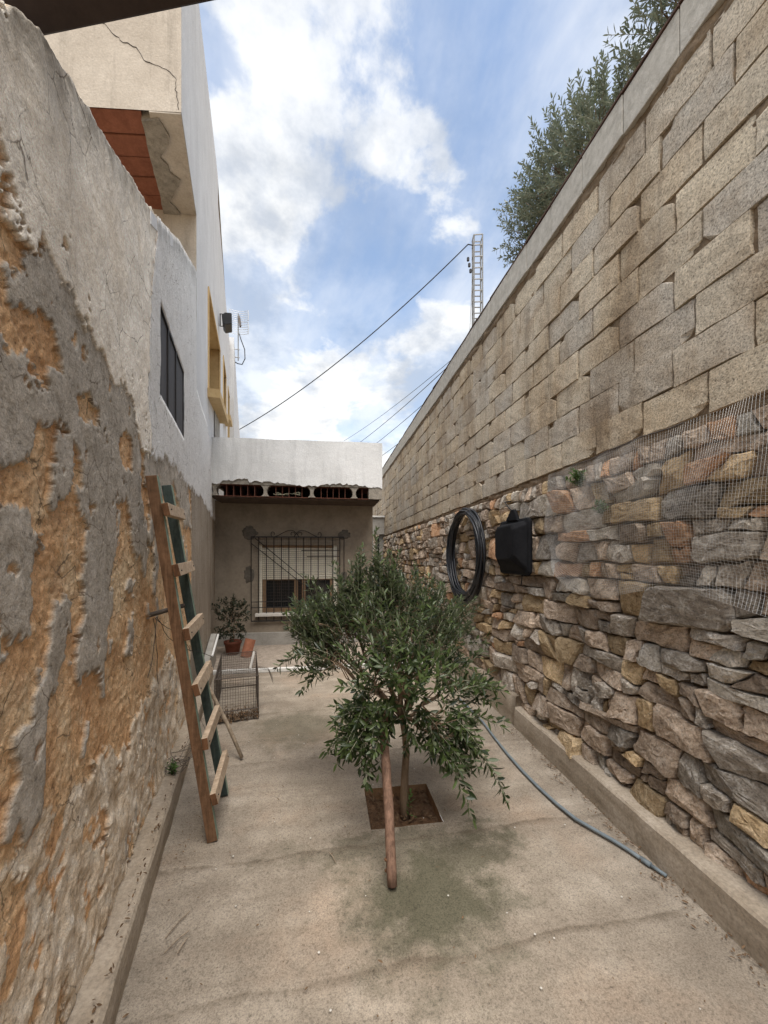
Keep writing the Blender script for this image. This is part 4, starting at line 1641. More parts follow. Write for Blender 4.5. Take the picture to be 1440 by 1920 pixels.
def shown(s_):
    p = s_[0]
    y = sum(q_[0] for q_ in p) / len(p)
    z = sum(q_[1] for q_ in p) / len(p)
    if y < 1.12:
        return 0
    return area(p) / (y * y)


stones.sort(key=shown, reverse=True)
restV, restF, restM, restR = [], [], [], []
for k, (poly, r) in enumerate(stones):
    if area(poly) < .0005:
        continue
    rr = random.Random(5000 + k)
    y = sum(q_[0] for q_ in poly) / len(poly)
    z = sum(q_[1] for q_ in poly) / len(poly)
    V, F = stone_geo(poly, r, k < 300, rr)
    mi = pick_mat(y, z, rr)
    rv = rr.random()
    if k < 300:
        me = bpy.data.meshes.new('stone')
        off = BWL + Vector((1.72 - BWL.x, y - BWL.y, z - BWL.z))
        me.from_pydata([(a - off.x, b - off.y, c - off.z) for a, b, c in V], [], F)
        at = me.attributes.new('rnd', 'FLOAT', 'POINT')
        at.data.foreach_set('value', [rv] * len(V))
        me.materials.append(ST[mi])
        o = bpy.data.objects.new('stone', me)
        COL.objects.link(o)
        o.parent = bw
        o.location = off - BWL
    else:
        n = len(restV)
        restV += V
        restF += [tuple(i + n for i in f) for f in F]
        restM += [mi] * len(F)
        restR += [rv] * len(V)
o = mesh_obj('small_stones', restV, restF, ST, bw)
o.data.polygons.foreach_set('material_index', restM)
at = o.data.attributes.new('rnd', 'FLOAT', 'POINT')
at.data.foreach_set('value', restR)
stuff(o)

# raised garden behind the wall
mb = MB()
mb.box((22.2, 20, 1.0), (40, 60, 2.3))
structure(mb.build('upper_terrain', GROUND))

# ================================================================== foliage tools
class Leaves:
    def __init__(s):
        s.b, s.d, s.n, s.l, s.w = [], [], [], [], []

    def add(s, base, d, nrm, l, w):
        s.b.append(base)
        s.d.append(d)
        s.n.append(nrm)
        s.l.append(l)
        s.w.append(w)

    def build(s, name, m, parent, seed=1):
        b, d, n = (np.array(a, dtype=float) for a in (s.b, s.d, s.n))
        l, w = np.array(s.l)[:, None], np.array(s.w)[:, None]
        d /= np.linalg.norm(d, axis=1)[:, None] + 1e-9
        n -= d * (n * d).sum(1)[:, None]
        n /= np.linalg.norm(n, axis=1)[:, None] + 1e-9
        sd = np.cross(d, n)
        g = np.random.default_rng(seed)
        curl = g.uniform(-.10, .22, len(b))[:, None] * l
        P = [b,
             b + d * l * .34 + sd * w * .46 + n * w * .16, b + d * l * .34 - n * curl * .15, b + d * l * .34 - sd * w * .46 + n * w * .16,
             b + d * l * .70 + sd * w * .40 + n * w * .14 - n * curl * .5, b + d * l * .70 - n * curl * .5, b + d * l * .70 - sd * w * .40 + n * w * .14 - n * curl * .5,
             b + d * l - n * curl]
        V = np.stack(P, 1).reshape(-1, 3)
        o8 = np.arange(len(b))[:, None] * 8
        T = []
        for f in ((0, 2, 1), (0, 3, 2), (1, 2, 5), (1, 5, 4), (2, 3, 6), (2, 6, 5), (4, 5, 7), (5, 6, 7)):
            T.append(np.concatenate([o8 + f[0], o8 + f[2], o8 + f[1]], 1))
        F = np.stack(T, 1).reshape(-1, 3)
        o = fast_mesh(name, V, F, m, parent)
        at = o.data.attributes.new('rnd', 'FLOAT', 'POINT')
        at.data.foreach_set('value', np.repeat(g.uniform(0, 1, len(b)), 8).astype(np.float32))
        return o


def rvec(r):
    while True:
        v = Vector((r.uniform(-1, 1), r.uniform(-1, 1), r.uniform(-1, 1)))
        if .05 < v.length < 1:
            return v


def shoot(L, T, p, d, length, r, leaf=.055, wid=.013, step=.017, grav=-.25, tr=.0022):
    """one olive twig with opposite leaf pairs"""
    p, d = Vector(p), Vector(d).normalized()
    n = max(4, int(length / step))
    path = [p.copy()]
    side = d.orthogonal().normalized()
    ang = r.uniform(0, 6.28)
    for i in range(n):
        d = (d + Vector((0, 0, grav * step * 2.2)) + rvec(r) * .05).normalized()
        p = p + d * step
        path.append(p.copy())
        ang += math.pi / 2 + r.uniform(-.35, .35)
        side = (side - d * side.dot(d)).normalized()
        s1 = Matrix.Rotation(ang, 3, d) @ side
        k = 1 - .35 * (i / n) ** 2
        for sg in (1, -1):
            if r.random() < .08:
                continue
            ld = (s1 * sg * r.uniform(.6, 1.05) + d * r.uniform(.35, 1.0) + rvec(r) * .35)
            nn = d + Vector((0, 0, .8)) + rvec(r) * .7
            L.add(p, ld, nn, leaf * k * r.uniform(.5, 1.3), wid * r.uniform(.65, 1.2))
    L.add(p, d, Vector((0, 0, 1)) + rvec(r) * .4, leaf * .7, wid * .8)
    T.tube([path[j] for j in range(0, len(path), 4)] + [path[-1]], tr, 3, False, tr * .5)


def crook(a, b, r, n=5, amp=.05):
    a, b = Vector(a), Vector(b)
    return [a.lerp(b, i / n) + (rvec(r) * amp * math.sin(math.pi * i / n) if 0 < i < n else Vector()) for i in range(n + 1)]


# ================================================================== olive tree in the planting hole
r = random.Random(3)
tree = thing('olive_tree', 'young olive tree growing from the square hole in the concrete floor', 'tree', (.47, 2.29, -.06))
fork = Vector((.465, 2.30, .52))
tk = MB()
tk.tube([(.475, 2.27, -.08), (.472, 2.28, .05), (.478, 2.285, .2), (.488, 2.29, .32), (.480, 2.29, .42), fork], [.034, .027, .023, .021, .020, .019], 10)
tk.build('trunk', BARK, tree, True)
LV, TW, BR = Leaves(), MB(), MB()
CL = [  # centre, radii, number of shoots, upward bias, gravity
    ((.44, 2.32, .92), (.36, .36, .26), 88, .6, -.2),
    ((.36, 2.34, 1.05), (.28, .28, .20), 44, .75, -.1),
    ((.32, 2.50, 1.24), (.17, .20, .16), 56, .9, .1),
    ((.50, 2.54, 1.16), (.20, .20, .15), 40, .8, 0),
    ((-.02, 2.64, 1.00), (.19, .22, .17), 92, .5, -.25),
    ((.04, 2.50, .86), (.15, .18, .12), 52, .1, -.4),
    ((.16, 2.52, 1.06), (.16, .18, .16), 56, .5, -.2),
    ((.84, 2.62, 1.0), (.17, .24, .13), 36, .55, -.2),
    ((.72, 2.45, .98), (.20, .22, .16), 36, .6, -.2),
    ((.74, 2.20, .76), (.14, .20, .13), 30, .2, -.4),
    ((.22, 2.08, .62), (.15, .16, .16), 28, -.2, -.6),
    ((.64, 2.02, .58), (.15, .14, .16), 30, -.3, -.7),
    ((.40, 2.00, .84), (.24, .16, .16), 40, .4, -.35),
    ((.28, 2.10, .66), (.18, .16, .14), 26, .2, -.4),
    ((.58, 2.10, .62), (.18, .16, .14), 26, .0, -.5),
    ((.62, 2.50, 1.10), (.22, .20, .15), 40, .6, -.1),
]
core = Vector((.46, 2.30, .70))
for (c, rad, n, up, gv) in CL:
    c = Vector(c)
    limb = crook(fork, c, r, 5, .05)
    BR.tube(limb, .013, 6, True, .006)
    nodes = []
    for k in range(max(4, n // 7)):
        v = rvec(r)
        q_ = c + Vector((v.x * rad[0], v.y * rad[1], v.z * rad[2])) * .75
        BR.tube(crook(limb[r.randint(2, 5)], q_, r, 3, .03), .005, 4, True, .003)
        nodes.append(q_)
    for k in range(n):
        v = rvec(r)
        p = c + Vector((v.x * rad[0], v.y * rad[1], v.z * rad[2])) * .9
        q_ = min(nodes, key=lambda t: (t - p).length)
        BR.tube(crook(q_, p, r, 2, .015), .0026, 3, False)
        d = (p - core).normalized() * .8 + Vector((0, 0, up)) + rvec(r) * .45
        shoot(LV, TW, p, d, r.uniform(.09, .21), r, .066, .0168, .0180, gv)
# long arching sprays that break the outline
for (p, d, ln, gv) in (((.68, 1.98, .55), (.25, -.25, -.1), .42, -1.5), ((.62, 1.95, .50), (.15, -.3, -.2), .36, -1.4), ((.76, 2.0, .62), (.4, -.2, .1), .32, -1.3),
                       ((.14, 2.02, .60), (-.3, -.2, -.2), .26, -1.2), ((.18, 2.0, .56), (-.1, -.3, -.3), .26, -1.0), ((-.08, 2.55, .90), (-.5, -.1, -.1), .26, -1.3), ((-.02, 2.5, .82), (-.4, -.2, -.3), .26, -1.2),
                       ((.32, 2.5, 1.36), (.05, .05, 1), .34, .2), ((.22, 2.45, 1.30), (-.15, .05, 1), .32, .1), ((.40, 2.45, 1.32), (.1, .0, 1), .3, .1), ((.25, 2.5, 1.30), (-.1, 0, 1), .24, .2), ((.12, 2.55, 1.28), (-.25, 0, 1), .30, .2), ((.42, 2.5, 1.30), (.15, 0, 1), .24, .1),
                       ((-.05, 2.6, 1.18), (-.3, 0, .9), .26, 0), ((.94, 2.6, 1.06), (.5, .1, .5), .22, -.2), ((.92, 2.5, .9), (.6, -.2, .2), .2, -.6), ((.88, 2.2, .72), (.6, -.3, .1), .24, -.7),
                       ((.55, 1.85, .86), (.1, -.4, .5), .26, -.3), ((.35, 1.85, .86), (-.2, -.4, .5), .26, -.3)):
    for rep in range(2):
        shoot(LV, TW, Vector(p) + rvec(r) * .03, Vector(d) + rvec(r) * .15, ln * r.uniform(.6, .95), r, .066, .0175, .0215, gv)
BR.build('branches', BARK, tree, True)
stuff(TW.build('twigs', TWIG, tree, True))
stuff(LV.build('foliage', LEAF, tree, 5))
# sucker at the foot
sk, st_ = Leaves(), MB()
shoot(sk, st_, (.49, 2.24, -.05), (.05, -.05, 1), .16, r, .05, .015, .022, 0)
o = sk.build('sucker_shoot', WEED, tree, 6)

# stake propped into the crown
mb = MB()
sp_ = [Vector((.300, 1.715, .012)), Vector((.302, 1.80, .24)), Vector((.300, 1.90, .46)), Vector((.304, 2.00, .60)), Vector((.32, 2.08, .70))]
spf = []
for i_ in range(4):
    for f_ in (0, .25, .5, .75):
        spf.append(sp_[i_].lerp(sp_[i_ + 1], f_) + rvec(rng) * .0016)
spf.append(sp_[-1])
mb.tube(spf, [.0235 * rng.uniform(.9, 1.06) * (1 - .004 * i_) for i_ in range(len(spf))], 12)
stk = tag(mb.build('tree_stake', STAKE, None, True), 'round reddish wooden stake propped against the olive tree', 'stake')
mb = MB()
for zf, a in ((.06, 2.6), (.11, 3.4), (.34, .3)):
    p = Vector((.30, 1.715 + zf * .37, zf)) + Vector((math.cos(a), math.sin(a), 0)) * .023
    mb.lathe([(0, -.008), (.008, -.005), (.010, 0), (.007, .006), (0, .008)], p, 8)
stuff(mb.build('knots', W_END, stk, True))

# ================================================================== olive trees beyond the boundary wall
def far_olive(name, label, base, fork_z, clusters, seed, group):
    r = random.Random(seed)
    t = thing(name, label, 'tree', base, group)
    f = Vector((base[0], base[1], fork_z))
    m = MB()
    m.tube(crook(base, f, r, 5, .12), .11, 9, True, .07)
    m.build('trunk', BARK, t, True)
    L, T, Bm = Leaves(), MB(), MB()
    for (c, rad, n) in clusters:
        c = Vector(c)
        Bm.tube(crook(f, c, r, 5, .12), .035, 5, True, .012)
        for k in range(n):
            v = rvec(r)
            v = v.normalized() * (v.length ** .45)
            p = c + Vector((v.x * rad[0], v.y * rad[1], v.z * rad[2])) * .86
            if k % 3 == 0:
                Bm.tube(crook(c, p, r, 3, .06), .006, 3, False, .003)
            d = (p - c).normalized() * .7 + Vector((0, 0, .45)) + rvec(r) * .5
            shoot(L, T, p, d, r.uniform(.14, .30), r, .064, .017, .023, -.25, .0025)
    Bm.build('branches', BARK, t, True)
    stuff(T.build('twigs', TWIG, t, True))
    stuff(L.build('foliage', LEAF_FAR, t, seed))
    return t


far_olive('olive_tree', 'larger silver olive crown rising above the block wall coping', (3.3, 4.1, 2.1), 3.6, [
    ((2.45, 3.05, 5.05), (.42, .42, .50), 220), ((2.50, 3.55, 5.35), (.45, .45, .55), 290), ((2.55, 4.05, 5.45), (.42, .42, .52), 240),
    ((2.50, 4.35, 5.35), (.30, .28, .42), 90), ((2.9, 4.0, 5.2), (.6, .9, .7), 120), ((2.4, 2.65, 4.75), (.30, .30, .34), 50)], 31, 'olive trees behind the block wall')
far_olive('olive_tree', 'olive branches showing at the top corner above the block wall', (3.2, 2.0, 2.1), 3.6, [
    ((2.50, 2.05, 5.35), (.40, .36, .50), 170), ((2.42, 2.35, 5.15), (.26, .24, .42), 80), ((3.0, 1.7, 5.2), (.6, .6, .7), 80)], 47, 'olive trees behind the block wall')

# ================================================================== ladder
lad = thing('wooden_ladder', 'home-made wooden ladder with six rungs leaning on the peeling wall', 'ladder', (-.61, 2.36, 0))
nb_, nt = Vector((-.590, 2.160, 0)), Vector((LX(2.03, .075), 2.03, 1.90))
fb_, ft = Vector((-.632, 2.560, 0)), Vector((LX(2.40, .075), 2.40, 1.92))
ax = (nt - nb_).normalized()
acr = (fb_ - nb_).normalized()
nrm = acr.cross(ax).normalized()
if nrm.x < 0:
    nrm = -nrm


def stile(b, t, mside, mface, nm):
    """timber stile: one box whose inner face carries paint"""
    w_, h_ = .036, .052
    x = acr
    V = []
    for p in (b, t):
        for (sx, sy) in ((-.5, -.5), (.5, -.5), (.5, .5), (-.5, .5)):
            V.append(p + x * w_ * sx + nrm * h_ * sy)
    F = [(0, 3, 2, 1), (4, 5, 6, 7), (0, 1, 5, 4), (1, 2, 6, 5), (2, 3, 7, 6), (3, 0, 4, 7)]
    me_o = mesh_obj(nm, V, F, [mside, mface], lad, False, .003)
    me_o.data.polygons.foreach_set('material_index', [0, 0, 0, 1, 1, 0])
    return me_o


stile(nb_, nt, W_BROWN, W_GREEN, 'stile')
s2_ = stile(fb_, ft, W_TEAL, W_GREEN, 'stile')
for k, f_ in enumerate((.912, .752, .585, .430, .280, .125)):
    a = nb_.lerp(nt, f_) + nrm * .045 - acr * .035
    b = fb_.lerp(ft, f_) + nrm * .045 + acr * .03
    a += Vector((0, 0, rng.uniform(-.006, .006)))
    tilt = nrm * (.9) + Vector((0, 0, .5))
    m = MB()
    d = (b - a)
    m.beam(a, b, .030, .062, ax + Vector((rng.uniform(-.1, .1), 0, rng.uniform(-.1, .1))))
    o = m.build('rung', [W_PALE, W_END], lad, False, .002)
    o.data.polygons.foreach_set('material_index', [0, 0, 1, 0, 0, 0])
mb = MB()
for k, f_ in enumerate((.912, .752, .585, .430, .280, .125)):
    for b_, t_ in ((nb_, nt), (fb_, ft)):
        p = b_.lerp(t_, f_) + nrm * .0605
        mb.tube([p, p + nrm * .004], .004, 6)
stuff(mb.build('nails', IRON, lad))

# grey stick leaning behind the ladder
mb = MB()
mb.tube([(-.610, 2.985, .012), (-.74, 3.08, .24), (-.905, 3.20, .48), (-1.04, 3.31, .70), (LX(3.4, .05), 3.40, .90)], [.013, .015, .014, .013, .012], 8)
tag(mb.build('wooden_stick', W_GREY, None, True), 'long grey stick leaning on the wall behind the ladder', 'stick')
# short pipe stub with wires in the earth wall
mb = MB()
py, pz = 2.28, 1.19
mb.tube([(LX(py, -.05), py, pz - .02), (LX(py, .14), py + .14, pz + .03)], .013, 8)
stub = tag(mb.build('pipe_stub', RUSTW, None, True), 'short pipe end poking from the earth wall behind the ladder', 'pipe')
mb = MB()
for k in range(4):
    p = Vector((LX(py, .03), py - .01 + .02 * k, pz - .02))
    path = [p]
    d = Vector((.25, .35 - .1 * k, -.6)) + rvec(r) * .3
    for j in range(9):
        d = (d + rvec(r) * .45 + Vector((0, 0, -.06))).normalized()
        p = p + d * .045
        p.x = max(p.x, LX(p.y, .035))
        path.append(p)
    mb.tube(path, .0016, 4)
mb.build('wire', IRON, stub)
# tangle of wire lying on the left kerb
mb = MB()
for k in range(7):
    c = Vector((LX(2.75, .07) + r.uniform(-.03, .06), 2.72 + r.uniform(-.1, .14), .15))
    ra, rb = r.uniform(.03, .08), r.uniform(.03, .09)
    ph = r.uniform(0, 6)
    mb.tube([c + Vector((math.cos(ph + i * .5) * ra, math.sin(ph + i * .5) * rb, .02 + .02 * math.sin(i * .9 + k))) for i in range(15)], .0014, 4, False)
mb.tube([(LX(2.75, .09), 2.75, .16), (LX(2.8, .14), 2.83, .27), (LX(2.9, .19), 2.95, .33), (LX(3, .21), 3.05, .22), (LX(3.05, .22), 3.1, .05)], .0014, 4)
tag(mb.build('wire_tangle', RUSTW), 'thin tangled wire lying on the left kerb near the ladder', 'wire')


def weed(name, label, base, nrm_, n, size, seed, spread=.6, mat_=None):
    r = random.Random(seed)
    L, T = Leaves(), MB()
    t = thing(name, label, 'weed', base)
    for k in range(n):
        d = Vector(nrm_) + rvec(r) * spread + Vector((0, 0, .6))
        shoot(L, T, Vector(base) + rvec(r) * size * .15, d, size * r.uniform(.5, 1.0), r, size * .30, size * .12, size * .12, -.6, .0012)
    T.build('stems', WEED, t)
    stuff(L.build('leaves', mat_ or WEED, t, seed))


weed('weed', 'small green weed at the foot of the earth wall', (LX(2.62, .06), 2.62, .13), (.3, -.2, .3), 10, .10, 1)
weed('weed', 'feathery green weed rooted under the lowest block course', (1.67, 2.32, 1.98), (-.5, -.2, .3), 22, .12, 2)
weed('weed', 'smaller weed between stones left of the orange stone', (1.68, 2.13, 1.78), (-.5, -.2, .1), 14, .09, 3)

# ================================================================== wire cage
cage = thing('wire_cage', 'low rectangular wire mesh cage lying on the floor by the left wall', 'cage', (-.98, 4.15, 0))
ca, cl = LX(3.66, .235), .0
def CP(u, v, z):
    """u across (0..0.37), v along the wall (0..1.0)"""
    y = 3.66 + v * .98 + u * .19
    return Vector((LX(3.66, .24) + u + KW * v * .98 - .0, y, z))


def wire_panel(fn, nu, nv, r_, nm):
    m = MB()
    for i in range(nu + 1):
        m.tube([fn(i / nu, j / 3) + rvec(rng) * .003 for j in range(4)], r_, 3, False)
    for j in range(nv + 1):
        m.tube([fn(i / 3, j / nv) + rvec(rng) * .003 for i in range(4)], r_, 3, False)
    return m.build(nm, RUSTW, cage)


CWD, CH = .37, .40
wire_panel(lambda u, v: CP(u * CWD, 0, v * CH), 17, 15, .0015, 'front_panel')
wire_panel(lambda u, v: CP(u * CWD, 1, v * CH), 17, 15, .0015, 'back_panel')
wire_panel(lambda u, v: CP(u * CWD, v, CH - .03 * math.sin(v * 3)), 17, 36, .0015, 'top_panel')
wire_panel(lambda u, v: CP(CWD, u, v * CH), 36, 15, .0015, 'side_panel')
wire_panel(lambda u, v: CP(0, u, v * CH), 36, 15, .0015, 'side_panel')
fr = MB()
cs = [CP(0, 0, 0), CP(CWD, 0, 0), CP(CWD, 1, 0), CP(0, 1, 0)]
for i in range(4):
    up_ = Vector((0, 0, CH))
    fr.tube([cs[i], cs[i] + up_], .004, 5)
    fr.tube([cs[i] + up_, cs[(i + 1) % 4] + up_], .004, 5)
    fr.tube([cs[i] + Vector((0, 0, .006)), cs[(i + 1) % 4] + Vector((0, 0, .006))], .004, 5)
    if i == 0:
        fr.tube([cs[i] + up_ * .25, cs[1] + up_ * .25], .005, 5)
fr.build('frame', RUSTW, cage)
# a loose mesh flap sticking out at the corner
m = MB()
for i in range(6):
    a = CP(CWD, .25 + i * .02, CH)
    m.tube([a, a + Vector((.10, .02, -.03)), a + Vector((.15, .0, -.16 + .01 * i))], .0014, 3, False)
m.build('loose_flap', RUSTW, cage)
# leaf litter heaped in the mouth of the cage
L = Leaves()
rl = random.Random(12)
for k in range(520):
    u, v = rl.uniform(.0, CWD), abs(rl.gauss(0, .13)) - .03
    p = CP(u, v, .012 + abs(rl.gauss(0, .028)) * max(0, 1 - v * 2))
    L.add(p, rvec(rl), Vector((0, 0, 1)) + rvec(rl) * .8, rl.uniform(.02, .045), rl.uniform(.006, .014))
o = stuff(L.build('leaf_litter', DEADL, None, 4))
tag(o, 'brown leaf litter heaped at the mouth of the wire cage', 'leaf litter')

# white sticks
mb = MB()
mb.beam((-.735, 3.98, .405), (-.705, 4.02, .56), .018, .012)
tag(mb.build('white_stick', WHITEP, None), 'short white stick stuck in the top of the wire cage', 'stick')
mb = MB()
mb.beam((LX(4.7, .13), 4.72, .36), (LX(5.6, .14), 5.6, .44), .022, .014)
tag(mb.build('white_lath', WHITEP, None), 'white wooden lath leaning along the left wall beside the potted plant', 'lath')
mb = MB()
mb.prism([(LX(4.65, .02), 4.65, .0), (LX(5.9, .02), 5.9, .0), (LX(5.9, .02), 5.9, .40), (LX(4.65, .02), 4.65, .26)], (.075, 0, 0))
tag(mb.build('leaning_board', GREYW, None, bevel=.004), 'grey board leaning on the left wall behind the cage', 'board')

# ================================================================== potted plant and tile
pc = (-1.40, 6.18, .025)
pot = thing('potted_plant', 'dark leafy plant in a terracotta pot in the yard corner', 'potted plant', pc)
mb = MB()
mb.lathe([(0, .0), (.085, 0), (.09, .004), (.118, .16), (.13, .165), (.132, .205), (.118, .208), (.112, .19), (.10, .17), (0, .165)], pc, 24)
mb.build('pot', TERRA_POT, pot, True)
mb = MB()
mb.lathe([(0, .186), (.06, .183), (.113, .178)], pc, 20)
mb.build('soil', SOIL, pot)
L, T = Leaves(), MB()
rp = random.Random(8)
for k in range(4):
    a = k * 1.6
    T.tube(crook((pc[0], pc[1], pc[2] + .16), (pc[0] + math.cos(a) * .1, pc[1] + math.sin(a) * .1, pc[2] + .62), rp, 4, .03), .007, 5, True, .004)
for k in range(95):
    v = rvec(rp)
    p = Vector((pc[0] - .01 + v.x * .20, pc[1] - .05 + v.y * .18, pc[2] + .56 + v.z * .27))
    shoot(L, T, p, v + Vector((0, -.1, .35)), rp.uniform(.06, .13), rp, .060, .026, .022, -.3, .002)
for d in ((0, 0, 1), (.1, 0, 1)):
    shoot(L, T, (pc[0] - .02, pc[1], pc[2] + .72), d, .17, rp, .05, .02, .035, 0, .003)
T.build('stems', BARK, pot, True)
stuff(L.build('leaves', LEAF_DK, pot, 9))
mb = MB()
n = 9
ring = []
for i in range(n + 1):
    a = R(-62 + 124 * i / n)
    ring.append((math.sin(a) * .085, -math.cos(a) * .07))
inner = [(x * .86, y * .86 + .002) for x, y in reversed(ring)]
Mx = Matrix.Rotation(R(14), 3, 'Y') @ Matrix.Rotation(R(-12), 3, 'X')
base_t = Vector((-1.17, 5.98, .02))
mb.prism([base_t + Mx @ Vector((x, y, 0)) for x, y in ring + inner], Mx @ Vector((0, 0, .27)))
tag(mb.build('roof_tile', TERRA), 'curved terracotta roof tile propped against the plant pot', 'tile')

# ================================================================== hung on the stone wall
coil = thing('hose_coil', 'coil of black irrigation pipe hanging on the stone wall', 'hose', (1.66, 4.35, 1.5))
mb = MB()
cyc, czc = 4.34, 1.515
rc = random.Random(2)
for k in range(26):
    ra = .535 - .095 * rc.random()
    rb = .535 - .06 * rc.random()
    xo = 1.655 - .085 * rc.random()
    ph = rc.uniform(0, 6.28)
    dz_ = (.53 - rb) * .9
    path = []
    for i in range(41):
        a = ph + 2 * math.pi * i / 40
        wob = .016 * math.sin(2 * a + k * 1.7) + .013 * math.sin(3 * a + k) + .008 * math.sin(5 * a + 2 * k)
        path.append((xo + .014 * math.sin(2 * a + k), cyc + math.cos(a) * (ra + wob), czc + dz_ - (.03 if math.sin(a) < 0 else 0) * rc.random() * 0 + math.sin(a) * (rb + wob)))
    mb.tube(path, .0125, 6, False)
mb.build('pipe_loops', BLACKP, coil, True)
for a, nm in ((1.15, 'tie'), (1.95, 'tie'), (-2.2, 'tie')):
    m = MB()
    c = Vector((1.615, cyc + math.cos(a) * .495, czc + .01 + math.sin(a) * .50))
    rad = Vector((0, math.cos(a), math.sin(a)))
    m.tube([c + rad * .058 * math.cos(i * .6283) + Vector((1, 0, 0)) * .062 * math.sin(i * .6283) for i in range(11)], .003, 5, False)
    m.build(nm, RUSTW, coil, True)
m = MB()
m.tube([(1.78, 4.33, 2.03), (1.60, 4.33, 2.01), (1.555, 4.33, 2.05)], .008, 6)
m.build('hook', IRON, coil)

# black rubber trough hung on the wall by one ear
tr = thing('black_trough', 'black rubber trough hung by a wire on the stone wall', 'trough', (1.6, 3.05, 1.6))
def rect_ring(x, y0, y1, z0, z1, ch=.03):
    return [(x, y0 + ch, z0), (x, y1 - ch, z0), (x, y1, z0 + ch), (x, y1, z1 - ch), (x, y1 - ch, z1), (x, y0 + ch, z1), (x, y0, z1 - ch), (x, y0, z0 + ch)]
rings = [rect_ring(1.675, 2.92, 3.45, 1.36, 1.83), rect_ring(1.655, 2.91, 3.46, 1.35, 1.84), rect_ring(1.640, 2.92, 3.45, 1.36, 1.83), rect_ring(1.635, 2.94, 3.43, 1.385, 1.805),
         rect_ring(1.60, 2.955, 3.39, 1.42, 1.795), rect_ring(1.545, 2.98, 3.34, 1.475, 1.785, .045), rect_ring(1.535, 3.0, 3.32, 1.495, 1.77, .04)]
V = [p for rg in rings for p in rg]
F = []
for i in range(len(rings) - 1):
    for j in range(8):
        F.append((i * 8 + j, i * 8 + (j + 1) % 8, (i + 1) * 8 + (j + 1) % 8, (i + 1) * 8 + j))
F.append(tuple((len(rings) - 1) * 8 + j for j in range(8)))
F.append(tuple(range(7, -1, -1)))
V = [(x, y, z + .035 * (y - 3.2) + .008 * math.sin(y * 9)) for x, y, z in V]
mesh_obj('body', V, F, RUBBER, tr, False, .008)
m = MB()
m.prism([(1.655, 3.08, 1.82), (1.655, 3.30, 1.835), (1.655, 3.24, 1.89), (1.655, 3.21, 1.925), (1.655, 3.15, 1.925), (1.655, 3.12, 1.885)], (-.03, 0, 0))
m.build('ear', RUBBER, tr, bevel=.006)
m = MB()
m.tube([(1.64, 3.18, 1.90), (1.62, 3.24, 1.96), (1.63, 3.32, 2.01), (1.73, 3.36, 2.03)], .006, 6)
m.build('hanging_wire', IRON, tr)
m = MB()
m.tube([(1.655, 3.05, 1.36), (1.66, 3.07, 1.31), (1.65, 3.06, 1.27)], .004, 5)
m.build('frayed_strap', RUBBER, tr)

# galvanised netting bulging off the upper stones
NY0, NY1 = .92, 2.62
nety = np.arange(NY0, NY1, .0135)
def net_pt(y, z):
    k = max(0.0, (y - 2.0) / .95)
    top_ = 2.13 - .03 * k
    bot_ = 1.30 + .05 * math.sin(y * 5) + .35 * k * k
    zz = bot_ + (top_ - bot_) * z
    bul = .03 + .055 * math.sin(math.pi * z) ** 1.0 * (1 - .4 * k) + .012 * math.sin(y * 9 + z * 4) + .008 * math.sin(y * 23 + z * 11)
    edge_curl = .03 * max(0, .12 - z) / .12 * (1 + math.sin(y * 11))
    return (1.675 - bul - edge_curl, y + .01 * math.sin(z * 7), zz)
mb = MB()
for y in nety:
    mb.tube([net_pt(y, t) for t in np.linspace(0, 1, 15)], .00048, 3, False)
for z in np.linspace(0, 1, 62):
    mb.tube([net_pt(y, z) for y in np.linspace(NY0, NY1, 46)], .00068, 3, False)
net = stuff(mb.build('wire_netting', GALV))
tag(net, 'galvanised square wire netting sagging over the upper stones', 'netting')
mb = MB()
mb.tube([net_pt(y, 1.0) for y in np.linspace(1.55, 2.35, 12)], .004, 5)
tag(mb.build('tie_wire', RUSTW), 'dark straight wire holding up the netting edge', 'wire')

# hose on the floor
hp = [(1.40, 3.9, .014), (1.415, 3.324, .012), (1.385, 3.0, .012), (1.368, 2.756, .012), (1.362, 2.52, .012), (1.368, 2.312, .012), (1.385, 2.14, .012), (1.412, 1.999, .012), (1.46, 1.90, .012), (1.50, 1.819, .012), (1.53, 1.74, .012), (1.551, 1.669, .012)]
fl = thing('floor_hose', 'blue-grey hose lying along the concrete floor beside the right kerb', 'hose', (1.45, 2.5, 0))
mb = MB()
mb.tube(hp, .0098, 8)
mb.build('pipe', HOSEM, fl, True)
mb = MB()
mb.tube([(1.545, 1.69, .012), (1.559, 1.645, .012)], .0125, 8)
mb.tube([(1.559, 1.645, .011), (1.580, 1.580, .011)], .0085, 8)
mb.build('end_fitting', HOSEM, fl, True)

# ================================================================== overhead beam near the camera
bm = MB()
bm.beam((LX(1.2, -.30), 1.228, 3.005), (1.95, .34, 2.995), .10, .12)
tag(bm.build('steel_beam', STEELBR, bevel=.006), 'dark brown steel beam resting on the wall head overhead', 'beam')

